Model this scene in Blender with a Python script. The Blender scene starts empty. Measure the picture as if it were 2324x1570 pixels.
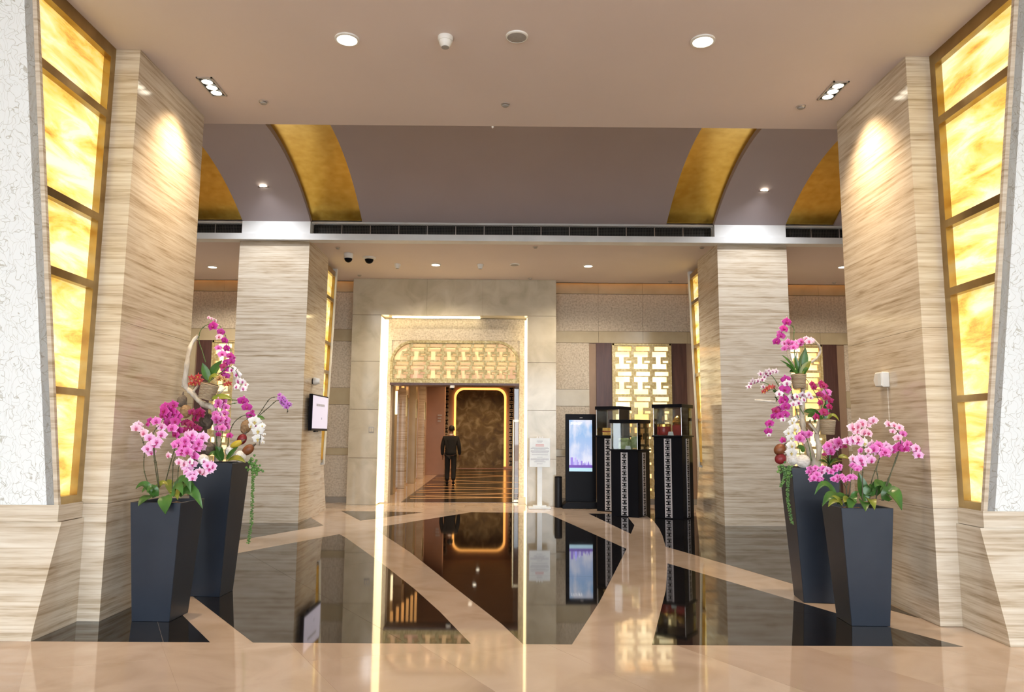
import bpy, bmesh, math, random
from mathutils import Matrix, Vector
random.seed(7)
# ------------------------------------------------------------------ camera, world, exposure
SC = bpy.context.scene
COL = SC.collection
F, PITCH, YAW, ROLL, EYE = 1658.0, .121, .0041, .007, 1.5      # solved from the photograph (2324 x 1570)
fw = Vector((math.sin(YAW)*math.cos(PITCH), math.cos(YAW)*math.cos(PITCH), math.sin(PITCH)))
r0 = Vector((math.cos(YAW), -math.sin(YAW), 0)); u0 = r0.cross(fw)
rt = r0*math.cos(ROLL)+u0*math.sin(ROLL); up = u0*math.cos(ROLL)-r0*math.sin(ROLL)
cam = bpy.data.cameras.new('camera'); camo = bpy.data.objects.new('camera', cam); COL.objects.link(camo)
cam.sensor_width = 36; cam.sensor_fit = 'HORIZONTAL'; cam.lens = F/2324*36; cam.clip_end = 300
camo.matrix_world = Matrix(((rt.x, up.x, -fw.x, 0), (rt.y, up.y, -fw.y, 0), (rt.z, up.z, -fw.z, EYE), (0, 0, 0, 1)))
SC.camera = camo
w = bpy.data.worlds.new('overcast_sky'); SC.world = w; w.use_nodes = True
bg = w.node_tree.nodes['Background']; bg.inputs[0].default_value = (.86, .93, 1, 1); bg.inputs[1].default_value = 10
SC.view_settings.view_transform = 'Standard'; SC.view_settings.look = 'None'
SC.view_settings.exposure = 0; SC.view_settings.gamma = 1; SC.view_settings.use_curve_mapping = False
SC.cycles.use_denoising = True
SC.cycles.sample_clamp_indirect = 6
SC.cycles.max_bounces = 8; SC.cycles.transparent_max_bounces = 12
LAMP = 1.0            # one dimmer for all interior lamps

def ray(x, y): return fw+rt*((x-1162)/F)-up*((y-785)/F)
CO = Vector((0, 0, EYE))
def uZ(x, y, z=0): d = ray(x, y); return CO+d*((z-EYE)/d.z)
def uY(x, y, Y): d = ray(x, y); return CO+d*(Y/d.y)
def uX(x, y, X): d = ray(x, y); return CO+d*(X/d.x)

# ------------------------------------------------------------------ mesh helpers
class MB:
    def __init__(s): s.v = []; s.f = []
    def poly(s, pts): n = len(s.v); s.v += [tuple(p) for p in pts]; s.f.append(tuple(range(n, n+len(pts)))); return s
    def box(s, x0, x1, y0, y1, z0, z1):
        n = len(s.v)
        s.v += [(x, y, z) for z in (z0, z1) for x, y in ((x0, y0), (x1, y0), (x1, y1), (x0, y1))]
        s.f += [tuple(n+i for i in q) for q in ((3, 2, 1, 0), (4, 5, 6, 7), (0, 1, 5, 4), (1, 2, 6, 5), (2, 3, 7, 6), (3, 0, 4, 7))]
        return s
    def prism(s, poly, a, b, ax=2):
        """extrude a 2D polygon along axis ax (0: poly is (y,z), 1: (x,z), 2: (x,y)) from a to b"""
        n = len(s.v); k = len(poly)
        def P(p, t): return (t, p[0], p[1]) if ax == 0 else (p[0], t, p[1]) if ax == 1 else (p[0], p[1], t)
        s.v += [P(p, a) for p in poly]+[P(p, b) for p in poly]
        s.f.append(tuple(range(n+k-1, n-1, -1))); s.f.append(tuple(range(n+k, n+2*k)))
        for i in range(k): j = (i+1) % k; s.f.append((n+i, n+j, n+k+j, n+k+i))
        return s
    def tube(s, pts, rad, n=8, caps=True):
        pts = [Vector(p) for p in pts]; m = len(pts)
        if not hasattr(rad, '__len__'): rad = [rad]*m
        a = None; b0 = len(s.v)
        for i in range(m):
            t = (pts[min(i+1, m-1)]-pts[max(i-1, 0)]).normalized()
            if a is None: a = t.orthogonal().normalized()
            else: a = (a-t*a.dot(t)); a = a.normalized() if a.length > 1e-6 else t.orthogonal().normalized()
            b = t.cross(a)
            for k in range(n):
                q = 2*math.pi*k/n; s.v.append(tuple(pts[i]+(a*math.cos(q)+b*math.sin(q))*rad[i]))
        for i in range(m-1):
            for k in range(n):
                l = (k+1) % n; s.f.append((b0+i*n+k, b0+i*n+l, b0+(i+1)*n+l, b0+(i+1)*n+k))
        if caps: s.f.append(tuple(b0+k for k in reversed(range(n)))); s.f.append(tuple(b0+(m-1)*n+k for k in range(n)))
        return s
    def lathe(s, prof, n=20, o=(0, 0, 0), M=None, open_=False):
        b0 = len(s.v); o = Vector(o)
        for r, z in prof:
            for k in range(n):
                q = 2*math.pi*k/n; p = Vector((r*math.cos(q), r*math.sin(q), z))
                if M: p = M @ p
                s.v.append(tuple(p+o))
        for i in range(len(prof)-1):
            for k in range(n):
                l = (k+1) % n; s.f.append((b0+i*n+k, b0+i*n+l, b0+(i+1)*n+l, b0+(i+1)*n+k))
        if open_:
            m = len(prof)-1
            for k in range(n): l = (k+1) % n; s.f.append((b0+m*n+k, b0+m*n+l, b0+l, b0+k))
            return s
        s.f.append(tuple(b0+k for k in reversed(range(n)))); s.f.append(tuple(b0+(len(prof)-1)*n+k for k in range(n)))
        return s
    def blob(s, c, rx, ry, rz, M=None, nu=10, nv=7, noise=0):
        b0 = len(s.v); c = Vector(c)
        for i in range(nv+1):
            th = math.pi*i/nv
            for k in range(nu):
                q = 2*math.pi*k/nu; f = 1+random.uniform(-noise, noise)
                p = Vector((rx*f*math.sin(th)*math.cos(q), ry*f*math.sin(th)*math.sin(q), rz*math.cos(th)))
                if M: p = M @ p
                s.v.append(tuple(p+c))
        for i in range(nv):
            for k in range(nu):
                l = (k+1) % nu; s.f.append((b0+i*nu+k, b0+(i+1)*nu+k, b0+(i+1)*nu+l, b0+i*nu+l))
        return s
    def mesh(s, name, off=None, smooth=False):
        me = bpy.data.meshes.new(name)
        v = s.v if off is None else [(Vector(p)-off)[:] for p in s.v]
        me.from_pydata(v, [], s.f); me.update()
        if smooth:
            me.polygons.foreach_set('use_smooth', [True]*len(me.polygons))
            me.set_sharp_from_angle(angle=math.radians(40))
        return me
POS = {}
def setp(o, label=None, cat=None, group=None, kind=None):
    if label: o['label'] = label
    if cat: o['category'] = cat
    if group: o['group'] = group
    if kind: o['kind'] = kind
    return o
def thing(name, label=None, cat=None, loc=(0, 0, 0), group=None, kind=None):
    o = bpy.data.objects.new(name, None); COL.objects.link(o); o.location = loc; o.empty_display_size = .1
    POS[o.name] = Vector(loc); return setp(o, label, cat, group, kind)
def link(name, me, m, parent=None, loc=None, M=None):
    o = bpy.data.objects.new(name, me); COL.objects.link(o)
    if m and not me.materials: me.materials.append(m)
    base = Vector((0, 0, 0))
    if parent: o.parent = parent; base = POS[parent.name]
    if M is not None: o.matrix_basis = Matrix.Translation(-base) @ M
    elif loc is not None: o.location = Vector(loc)-base
    POS[o.name] = base if loc is None and M is None else (Vector(loc) if M is None else M.translation.copy())
    return o
def obj(name, mb, m, parent=None, smooth=False, bevel=0):
    """one mesh object whose vertices are given in world coordinates"""
    base = POS[parent.name] if parent else None
    if parent is None:                                       # put the origin at the thing's base
        xs = [p[0] for p in mb.v]; ys = [p[1] for p in mb.v]; zs = [p[2] for p in mb.v]
        base = Vector(((min(xs)+max(xs))/2, (min(ys)+max(ys))/2, min(zs)))
    me = mb.mesh(name, base, smooth); me.materials.append(m)
    o = bpy.data.objects.new(name, me); COL.objects.link(o)
    if parent: o.parent = parent
    else: o.location = base
    POS[o.name] = base
    bm = bmesh.new(); bm.from_mesh(me); bmesh.ops.recalc_face_normals(bm, faces=bm.faces)
    if bevel: bmesh.ops.bevel(bm, geom=[e for e in bm.edges if e.is_manifold and e.calc_face_angle(0) > .6], offset=bevel, segments=1, affect='EDGES', clamp_overlap=True)
    bm.to_mesh(me); bm.free()
    return o
def spot(parent, loc, to, watts, ang, colr=(1, .85, .66), rad=.04, blend=.6, name='bulb'):
    l = bpy.data.lights.new(name, 'SPOT'); l.energy = watts*LAMP; l.color = colr; l.spot_size = math.radians(ang); l.spot_blend = blend; l.shadow_soft_size = rad
    o = bpy.data.objects.new(name, l); COL.objects.link(o); d = Vector(to)-Vector(loc)
    o.rotation_mode = 'QUATERNION'; o.rotation_quaternion = d.to_track_quat('-Z', 'Y')
    o.parent = parent; o.location = Vector(loc)-POS[parent.name]; return o

# ------------------------------------------------------------------ materials
def _n(nt, t, **k):
    n = nt.nodes.new(t)
    for a, b in k.items(): setattr(n, a, b)
    return n
def rgba(c): return (c[0], c[1], c[2], 1)
def mat(name, stops, scale=4, stretch=(1, 1, 1), rough=.5, metal=0, bump=0, bscale=None, ior=1.5, detail=5, dist=0, emit=0, coords='pos', spec=.5, coat=0, rvar=0):
    """principled material whose colour is a noise ramp through stops [(pos, rgb), ...]"""
    m = bpy.data.materials.new(name); m.use_nodes = True; nt = m.node_tree; b = nt.nodes['Principled BSDF']
    if isinstance(stops[0], (int, float)): stops = [(.3, [c*.93 for c in stops]), (.7, [min(1, c*1.05) for c in stops])]
    if coords == 'pos': src = _n(nt, 'ShaderNodeNewGeometry').outputs['Position']
    else: src = _n(nt, 'ShaderNodeTexCoord').outputs['Object']
    mp = _n(nt, 'ShaderNodeMapping'); mp.inputs['Scale'].default_value = stretch; nt.links.new(src, mp.inputs[0])
    nz = _n(nt, 'ShaderNodeTexNoise'); nz.inputs['Scale'].default_value = scale; nz.inputs['Detail'].default_value = detail; nz.inputs['Distortion'].default_value = dist
    nt.links.new(mp.outputs[0], nz.inputs['Vector'])
    cr = _n(nt, 'ShaderNodeValToRGB'); e = cr.color_ramp.elements
    while len(e) < len(stops): e.new(.5)
    for i, (p, c) in enumerate(stops): e[i].position = p; e[i].color = rgba(c)
    nt.links.new(nz.outputs[0], cr.inputs[0]); nt.links.new(cr.outputs[0], b.inputs['Base Color'])
    b.inputs['Roughness'].default_value = rough; b.inputs['Metallic'].default_value = metal; b.inputs['IOR'].default_value = ior
    b.inputs['Specular IOR Level'].default_value = spec; b.inputs['Coat Weight'].default_value = coat
    if emit: nt.links.new(cr.outputs[0], b.inputs['Emission Color']); b.inputs['Emission Strength'].default_value = emit
    if bump:
        bn = _n(nt, 'ShaderNodeBump'); bn.inputs['Strength'].default_value = bump; bn.inputs['Distance'].default_value = .01
        n2 = nz
        if bscale:
            n2 = _n(nt, 'ShaderNodeTexNoise'); n2.inputs['Scale'].default_value = bscale; n2.inputs['Detail'].default_value = 3; nt.links.new(src, n2.inputs['Vector'])
        nt.links.new(n2.outputs[0], bn.inputs['Height']); nt.links.new(bn.outputs[0], b.inputs['Normal'])
    return m
def emitter(name, c, s):
    return mat(name, [(.3, c), (.7, [min(1, x*1.03) for x in c])], scale=3, rough=.4, emit=s)

M = {}
def travertine():
    m = bpy.data.materials.new('travertine'); m.use_nodes = True; nt = m.node_tree; b = nt.nodes['Principled BSDF']
    src = _n(nt, 'ShaderNodeNewGeometry').outputs['Position']; fac = []
    for st, d, ds, sc in (((.6, .6, 38), 12, .3, 1.0), ((1.5, 1.5, 13), 8, .8, 1.0), ((5, 5, 90), 4, .2, 1.0)):
        mp = _n(nt, 'ShaderNodeMapping'); mp.inputs['Scale'].default_value = st; nt.links.new(src, mp.inputs[0])
        nz = _n(nt, 'ShaderNodeTexNoise'); nz.inputs['Scale'].default_value = sc; nz.inputs['Detail'].default_value = d; nz.inputs['Distortion'].default_value = ds; nt.links.new(mp.outputs[0], nz.inputs['Vector']); fac.append(nz.outputs[0])
    def mixf(a, c, f):
        x = _n(nt, 'ShaderNodeMix', data_type='FLOAT'); x.inputs[0].default_value = f; nt.links.new(a, x.inputs[2]); nt.links.new(c, x.inputs[3]); return x.outputs[0]
    v = mixf(mixf(fac[0], fac[1], .42), fac[2], .22)
    cr = _n(nt, 'ShaderNodeValToRGB'); e = cr.color_ramp.elements; e.new(.5); e.new(.6)
    for i, (p, c) in enumerate(((.34, (.33, .25, .155)), (.44, (.52, .43, .315)), (.52, (.64, .56, .44)), (.65, (.74, .685, .58)))): e[i].position = p; e[i].color = rgba(c)
    nt.links.new(v, cr.inputs[0]); nt.links.new(cr.outputs[0], b.inputs['Base Color']); b.inputs['Roughness'].default_value = .12; b.inputs['IOR'].default_value = 1.5
    return m
M['trav'] = travertine()
M['marble_beige'] = mat('cream_marble_floor', [(.3, (.55, .42, .31)), (.5, (.64, .50, .385)), (.75, (.70, .565, .45))], 1.6, rough=.045, detail=8, dist=1.2, ior=1.55)
M['marble_beige2'] = mat('rosy_cream_marble_floor', [(.3, (.50, .37, .275)), (.5, (.57, .43, .33)), (.75, (.63, .49, .39))], 1.3, rough=.04, detail=6, dist=.8, ior=1.55)
M['granite'] = mat('black_granite', [(.3, (.006, .0055, .006)), (.7, (.016, .014, .014))], 9, rough=.035, detail=8, ior=1.62)
M['grout'] = mat('stone_joint', (.3, .2, .13), rough=.5)
M['ceil'] = mat('mauve_ceiling_paint', [(.3, (.70, .62, .60)), (.7, (.75, .665, .64))], .6, rough=.75)
M['vault'] = mat('mauve_vault_paint', [(.3, (.45, .39, .40)), (.7, (.49, .43, .44))], .6, rough=.6)
M['white'] = mat('white_paint', (.78, .8, .8), 3, rough=.5)
M['goldleaf'] = mat('gold_leaf', [(.3, (.62, .38, .06)), (.7, (.78, .52, .11))], 7, rough=.27, metal=1, bump=.03, bscale=30)
M['brass'] = mat('antique_brass', [(.3, (.33, .23, .10)), (.7, (.46, .33, .15))], 5, rough=.28, metal=1)
M['gilt'] = mat('distressed_gilt', [(.3, (.42, .31, .12)), (.5, (.52, .42, .2)), (.7, (.66, .57, .35))], 22, rough=.42, metal=.3, detail=6)
M['gilt2'] = mat('antiqued_gilt', [(.3, (.26, .19, .07)), (.5, (.40, .32, .14)), (.7, (.56, .48, .28))], 26, rough=.42, metal=.3, detail=6)
M['pebble'] = mat('pebbled_render', [(.3, (.40, .345, .27)), (.5, (.53, .465, .375)), (.7, (.62, .555, .46))], 26, rough=.85, bump=.5, bscale=42, detail=3)
M['limestone'] = mat('smooth_limestone', [(.3, (.40, .335, .22)), (.7, (.48, .41, .28))], 2.2, rough=.22, detail=6)
M['portal'] = mat('polished_cream_marble', [(.3, (.45, .40, .295)), (.55, (.56, .505, .39)), (.8, (.62, .57, .46))], 2.0, rough=.13, detail=9, dist=1.0)
M['wood'] = mat('dark_wood_veneer', [(.3, (.05, .018, .014)), (.7, (.085, .035, .026))], 2, (10, 10, 1), rough=.35)
M['planter'] = mat('satin_black_fibreglass', [(.3, (.015, .021, .033)), (.7, (.022, .029, .043))], 3, rough=.34, spec=.3)
M['black'] = mat('black_lacquer', (.007, .007, .009), 4, rough=.3, spec=.045)
M['blackm'] = mat('black_plastic', (.010, .010, .012), 6, rough=.45, spec=.25)
M['steel'] = mat('brushed_steel', (.62, .6, .58), 9, (1, 1, 20), rough=.3, metal=.9)
M['whitep'] = mat('white_plastic', (.8, .8, .77), 6, rough=.4)
M['greyp'] = mat('grey_mesh', (.36, .35, .34), 40, rough=.7)
M['whitem'] = mat('white_powder_coat', (.82, .86, .86), 5, rough=.3)
M['string'] = mat('wound_jute_string', [(.35, (.32, .24, .15)), (.65, (.55, .45, .32))], 6, (1, 1, 30), rough=.9, bump=.6)
M['wstring'] = mat('wound_white_string', [(.3, (.62, .6, .55)), (.6, (.86, .85, .82))], 30, (1, 1, 3), rough=.9, bump=.5)
M['drift'] = mat('bleached_driftwood', [(.3, (.34, .27, .19)), (.5, (.62, .56, .46)), (.7, (.78, .74, .66))], 14, (1, 1, .4), rough=.85, bump=.5, detail=7)
M['bark'] = mat('rough_bark', [(.3, (.06, .045, .035)), (.7, (.2, .16, .12))], 16, (1, 1, .3), rough=.95, bump=.7)
M['stem'] = mat('orchid_stem', [(.3, (.035, .03, .016)), (.7, (.08, .09, .035))], 20, rough=.6)
M['gstem'] = mat('green_stem', [(.3, (.06, .11, .03)), (.7, (.13, .2, .06))], 20, rough=.55)
M['leaf'] = mat('orchid_leaf', [(.3, (.028, .085, .014)), (.6, (.055, .16, .028)), (.8, (.12, .22, .03))], 7, rough=.32, coords='obj')
M['leafy'] = mat('yellowing_orchid_leaf', [(.3, (.09, .15, .02)), (.55, (.22, .24, .03)), (.75, (.38, .3, .05))], 7, rough=.35, coords='obj')
M['vine'] = mat('succulent_vine', [(.3, (.05, .15, .03)), (.7, (.16, .33, .07))], 30, rough=.5)
M['moss'] = mat('potting_bark', [(.3, (.04, .025, .015)), (.7, (.22, .14, .08))], 40, rough=.95, bump=.8)
M['huskb'] = mat('brown_husk', [(.3, (.12, .035, .012)), (.7, (.27, .09, .03))], 14, rough=.45)
M['huskr'] = mat('crimson_husk', [(.3, (.15, .008, .012)), (.7, (.3, .02, .03))], 14, rough=.45)
M['husky'] = mat('yellow_pod', [(.3, (.45, .32, .02)), (.7, (.62, .5, .05))], 14, rough=.5)
M['huskc'] = mat('coconut_fibre', [(.3, (.2, .11, .05)), (.7, (.42, .28, .15))], 30, rough=.95, bump=.7)
M['led'] = emitter('warm_led_diffuser', (1, .82, .5), 2.6)
M['ledo'] = emitter('amber_led_tape', (1, .46, .13), 7.0)
M['lens'] = emitter('lamp_lens', (1, .9, .72), 9)
M['suit'] = mat('black_suit_wool', (.010, .010, .011), 60, rough=.85)
M['skin'] = mat('skin', (.22, .105, .06), 20, rough=.55)
M['hair'] = mat('dark_hair', (.012, .008, .007), 80, rough=.6)
M['shirt'] = mat('white_shirt', (.75, .73, .7), 20, rough=.8)
M['inkg'] = mat('grey_print', (.55, .57, .61), 20, rough=.6)
M['inkr'] = mat('red_print', (.75, .42, .42), 20, rough=.6)
M['red'] = mat('red_gift_paper', [(.3, (.26, .008, .01)), (.7, (.42, .02, .02))], 12, rough=.35)
M['goldp'] = mat('gold_foil', [(.3, (.65, .3, .04)), (.7, (.95, .62, .2))], 40, rough=.25, metal=.8)
M['green'] = mat('pale_green_tin', [(.35, (.24, .33, .13)), (.6, (.42, .5, .27)), (.75, (.6, .64, .42))], 16, rough=.35)

def glass_mat(name, tint=(1, 1, 1), rough=.02, amt=1):
    m = bpy.data.materials.new(name); m.use_nodes = True; nt = m.node_tree; nt.nodes.clear()
    o = _n(nt, 'ShaderNodeOutputMaterial'); mx = _n(nt, 'ShaderNodeMixShader'); t = _n(nt, 'ShaderNodeBsdfTransparent'); g = _n(nt, 'ShaderNodeBsdfGlossy')
    t.inputs[0].default_value = rgba(tint); g.inputs['Roughness'].default_value = rough
    fr = _n(nt, 'ShaderNodeFresnel'); fr.inputs[0].default_value = 1.5
    nt.links.new(fr.outputs[0], mx.inputs[0]); nt.links.new(t.outputs[0], mx.inputs[1]); nt.links.new(g.outputs[0], mx.inputs[2]); nt.links.new(mx.outputs[0], o.inputs[0])
    return m
M['glass'] = glass_mat('clear_glass', (.96, .98, .97))
M['glassd'] = glass_mat('smoked_glass', (.55, .48, .4))

def onyx_mat(name, s):
    m = bpy.data.materials.new(name); m.use_nodes = True; nt = m.node_tree; b = nt.nodes['Principled BSDF']
    src = _n(nt, 'ShaderNodeTexCoord').outputs['Object']
    mp = _n(nt, 'ShaderNodeMapping'); mp.inputs['Scale'].default_value = (1, .6, 2.2); mp.inputs['Rotation'].default_value = (.3, 0, 0); nt.links.new(src, mp.inputs[0])
    inf = _n(nt, 'ShaderNodeObjectInfo'); ad = _n(nt, 'ShaderNodeVectorMath', operation='ADD'); sc = _n(nt, 'ShaderNodeMath', operation='MULTIPLY'); sc.inputs[1].default_value = 37
    nt.links.new(inf.outputs['Random'], sc.inputs[0]); nt.links.new(mp.outputs[0], ad.inputs[0]); nt.links.new(sc.outputs[0], ad.inputs[1])
    n1 = _n(nt, 'ShaderNodeTexNoise'); n1.inputs['Scale'].default_value = 2.4; n1.inputs['Detail'].default_value = 10; n1.inputs['Roughness'].default_value = .62; n1.inputs['Distortion'].default_value = .5; nt.links.new(ad.outputs[0], n1.inputs['Vector'])
    cr = _n(nt, 'ShaderNodeValToRGB'); e = cr.color_ramp.elements; e.new(.5); e.new(.6)
    for i, (p, c) in enumerate(((.3, (.55, .29, .05)), (.4, (.88, .57, .11)), (.5, (1, .8, .3)), (.62, (1, .94, .66)))): e[i].position = p; e[i].color = rgba(c)
    nt.links.new(n1.outputs[0], cr.inputs[0]); nt.links.new(cr.outputs[0], b.inputs['Base Color']); nt.links.new(cr.outputs[0], b.inputs['Emission Color'])
    b.inputs['Emission Strength'].default_value = s; b.inputs['Roughness'].default_value = .15
    return m
M['onyx'] = onyx_mat('backlit_onyx', .8)
M['backlight'] = None
def backlight_mat(name, c0, c1, s):
    m = mat(name, [(.35, c0), (.65, c1)], 1.3, rough=.5, emit=s, detail=1); return m
M['lit'] = backlight_mat('backlit_glass', (1, .58, .2), (1, .92, .6), 1.35)
M['lit2'] = backlight_mat('backlit_transom', (.8, .47, .3), (1, .72, .34), .5)

def leafpanel_mat():
    m = bpy.data.materials.new('white_leaf_relief_panel'); m.use_nodes = True; nt = m.node_tree; b = nt.nodes['Principled BSDF']
    src = _n(nt, 'ShaderNodeNewGeometry').outputs['Position']
    nz = _n(nt, 'ShaderNodeTexNoise'); nz.inputs['Scale'].default_value = 9; nz.inputs['Detail'].default_value = 1.5
    nt.links.new(src, nz.inputs['Vector'])
    vm = _n(nt, 'ShaderNodeVectorMath', operation='MULTIPLY_ADD'); vm.inputs[1].default_value = (.22, .22, .22); nt.links.new(nz.outputs['Color'], vm.inputs[0]); nt.links.new(src, vm.inputs[2])
    mp = _n(nt, 'ShaderNodeMapping'); mp.inputs['Scale'].default_value = (1.5, .2, .75); mp.inputs['Rotation'].default_value = (0, .7, 0); nt.links.new(vm.outputs[0], mp.inputs[0])
    vo = _n(nt, 'ShaderNodeTexVoronoi', feature='DISTANCE_TO_EDGE'); vo.inputs['Scale'].default_value = 17; nt.links.new(mp.outputs[0], vo.inputs['Vector'])
    cr = _n(nt, 'ShaderNodeValToRGB'); e = cr.color_ramp.elements; e[0].position = .008; e[0].color = (.5, .5, .45, 1); e[1].position = .03; e[1].color = (.80, .84, .84, 1)
    nt.links.new(vo.outputs['Distance'], cr.inputs[0]); nt.links.new(cr.outputs[0], b.inputs['Base Color']); b.inputs['Roughness'].default_value = .6
    bn = _n(nt, 'ShaderNodeBump'); bn.inputs['Strength'].default_value = .3; bn.inputs['Distance'].default_value = .004; nt.links.new(cr.outputs[0], bn.inputs['Height']); nt.links.new(bn.outputs[0], b.inputs['Normal'])
    return m
M['relief'] = leafpanel_mat()

# ------------------------------------------------------------------ layout constants (metres, camera stands at the origin)
XL, XR = -3.25, 3.47            # inner faces of the entrance pillars
YN, YB, HC = 6.06, 7.41, 4.83   # their front, back, near ceiling height
CXL, CXR, YC = -3.53, 3.665, 12.585   # inner faces and front of the lobby columns
HL = 4.90                       # rear ceiling
YP, YW = 15.85, 16.4            # portal face, rear wall

# ------------------------------------------------------------------ floor
fl = obj('floor', MB().box(-9.5, 9.5, -9, 16.7, -.12, -.007), M['grout']); setp(fl, kind='structure')
obj('stone_bed', MB().box(-9.5, 9.5, -9, 16.36, -.02, -.0015).box(-9.5, -3.3, 16.36, 16.42, -.02, -.0015).box(1.0, 9.5, 16.36, 16.42, -.02, -.0015), M['marble_beige'], fl)
gd = obj('ground', MB().box(-60, 60, -80, -9, -.12, -.01), mat('driveway_paving', (.3, .3, .29), 3, rough=.8)); setp(gd, kind='structure')
def clip(poly, a, b):
    """keep the side of the polygon left of the line a -> b"""
    out = []; n = len(poly)
    def sd(p): return (b[0]-a[0])*(p[1]-a[1])-(b[1]-a[1])*(p[0]-a[0])
    for i in range(n):
        p, q = poly[i], poly[(i+1) % n]; s, t = sd(p), sd(q)
        if s >= 0: out.append(p)
        if (s > 0 > t) or (s < 0 < t): k = s/(s-t); out.append((p[0]+(q[0]-p[0])*k, p[1]+(q[1]-p[1])*k))
    return out
def slab(poly, m, name, z=0.0):
    if len(poly) < 3: return
    area = sum(poly[i][0]*poly[(i+1) % len(poly)][1]-poly[(i+1) % len(poly)][0]*poly[i][1] for i in range(len(poly)))/2
    if abs(area) < .004: return
    if area < 0: poly = poly[::-1]
    obj(name, MB().prism(poly, -.02, z), m, fl)
def cut(poly, lines, m, name, z=0.0):
    parts = [poly]
    for a, b in lines:
        d = Vector((b[0]-a[0], b[1]-a[1])).normalized(); nx, ny = -d.y*.0012, d.x*.0012
        nxt = []
        for p in parts:
            nxt.append(clip(p, (a[0]+nx, a[1]+ny), (b[0]+nx, b[1]+ny))); nxt.append(clip(p, (b[0]-nx, b[1]-ny), (a[0]-nx, a[1]-ny)))
        parts = [p for p in nxt if len(p) > 2]
    for p in parts: slab(p, m, name, z)
YF = 5.5
cut([(-3.46, YF), (-2.14, YF), (-2.71, 6.32), (-3.25, 7.07), (-3.25, YN), (-3.44, YN)], [((-2.62, 5.76), (-2.45, 5.45))], M['granite'], 'granite_slab')
cut([(-1.83, YF), (-.26, YF), (-.57, 6.45), (-.9, 7.36), (-1.43, 8.7), (-2.33, 10.84), (-2.53, 11.26), (-3.9, 8.38)], [((-1.7, 7.02), (-.72, 5.5)), ((-3.2, 7.6), (-1.4, 9.0))], M['granite'], 'granite_slab')
cut([(-3.03, 12.31), (-3.53, 13.4), (-3.53, YC), (-5.2, YC), (-5.2, 7.4)], [((-4.2, 12.6), (-4.2, 8))], M['granite'], 'granite_slab')
cut([(-3.26, 14.61), (-1.64, 14.46), (-2.57, 13.02)], [], M['granite'], 'granite_slab')
cut([(.12, YF), (-.04, 6.06), (-.61, 7.73), (-1.24, 9.6), (-1.79, 11.05), (-2.14, 12.06), (-.71, 14.52), (.75, 14.45), (1.15, 12.35), (1.59, 10.01), (1.24, 8.54), (.84, 6.87), (.47, YF)], [((-1.6, 10.3), (1.7, 10.9)), ((-.8, 8.2), (1.4, 8.0))], M['granite'], 'granite_slab')
cut([(1.56, 14.42), (1.9, 11.52), (2.14, 12.6), (2.2, 13.4), (2.27, 14.4)], [], M['granite'], 'granite_slab')
cut([(2.63, 14.2), (2.6, 13.3), (2.48, 12.24), (2.35, 11.34), (2.16, 10.23), (2.58, 8.92), (2.93, 7.77), (3.46, 6.33), (3.46, 7.42), (5.3, 7.5), (5.3, YC), (3.66, YC), (3.66, 14.0)], [((2.2, 11.0), (5.3, 10.6)), ((4.3, 6), (4.3, 13))], M['granite'], 'granite_slab')
cut([(1.9, 8.91), (1.55, 7.37), (1.27, 6.32), (1.05, YF), (3.31, YF), (2.82, 6.51), (2.64, 6.98), (2.3, 7.87)], [((1.45, 7.0), (2.75, 6.4))], M['granite'], 'granite_slab')
# cream slabs of the near floor: diagonal courses that carry on the curved bands
dA = Vector((.5, -.866)); lines = []
for k in range(9): lines.append(((-3.45+.93*k, 5.54), (-3.45+.93*k+.5, 5.54-.866)))
near = [(-3.6, 3.2), (3.9, 3.2), (3.9, YF-.001), (-3.6, YF-.001)]
strips = []
rest = near
for a, b in lines:
    nx, ny = .866*.001, .5*.001
    l = clip(rest, (b[0]-nx, b[1]-ny), (a[0]-nx, a[1]-ny)); strips.append(l); rest = clip(rest, (a[0]+nx, a[1]+ny), (b[0]+nx, b[1]+ny))
strips.append(rest)
for i, s_ in enumerate(strips):
    cut(s_, [((-4, 4.2+.35*(i % 3)), (4, 4.2+.35*(i % 3)+2.6))], M['marble_beige'] if i % 3 else M['marble_beige2'], 'marble_slab', -.0002)

# ------------------------------------------------------------------ ceilings, vault, beam
ce = obj('ceiling', MB().box(-9.5, 9.5, -9, 7.6, HC, HC+.18), M['ceil']); setp(ce, kind='structure')
ce2 = obj('ceiling', MB().box(-9.5, 9.5, 12.62, 16.15, HL, HL+.06).box(-9.5, 9.5, 16.15, 16.5, HL+.16, HL+.2).box(-9.5, 9.5, 16.1, 16.15, HL, HL+.2), M['ceil']); setp(ce2, kind='structure')
R_, ZC, YCC = 4.81, 1.13, 10.05
def vy(t, d=0):   # point of the vault profile, t in -1..1, d metres below the shell
    a = t*math.asin(2.53/R_); return YCC+(R_-d)*math.sin(a), ZC+(R_-d)*math.cos(a)
def shell(x0, x1, d, th, n=24, t0=-1, t1=1):
    mb = MB(); k = 0
    for i in range(n+1):
        t = t0+(t1-t0)*i/n; y, z = vy(t, d); y2, z2 = vy(t, d-th)
        mb.v += [(x0, y, z), (x1, y, z), (x1, y2, z2), (x0, y2, z2)]
    for i in range(n):
        a = 4*i; b = a+4
        for p, q in ((0, 1), (1, 2), (2, 3), (3, 0)): mb.f.append((a+p, a+q, b+q, b+p))
    mb.f.append((0, 1, 2, 3)); mb.f.append((4*n+3, 4*n+2, 4*n+1, 4*n)); return mb
RIBS = ((-4.70, -3.505), (3.60, 4.855)); G0, G1 = -2.614, 2.774
obj('vault_panel', shell(G0, G1, 0, .1), M['vault'], ce, smooth=True)
obj('vault_panel', shell(-9.5, RIBS[0][0]-.89, 0, .1), M['vault'], ce, smooth=True)
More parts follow.
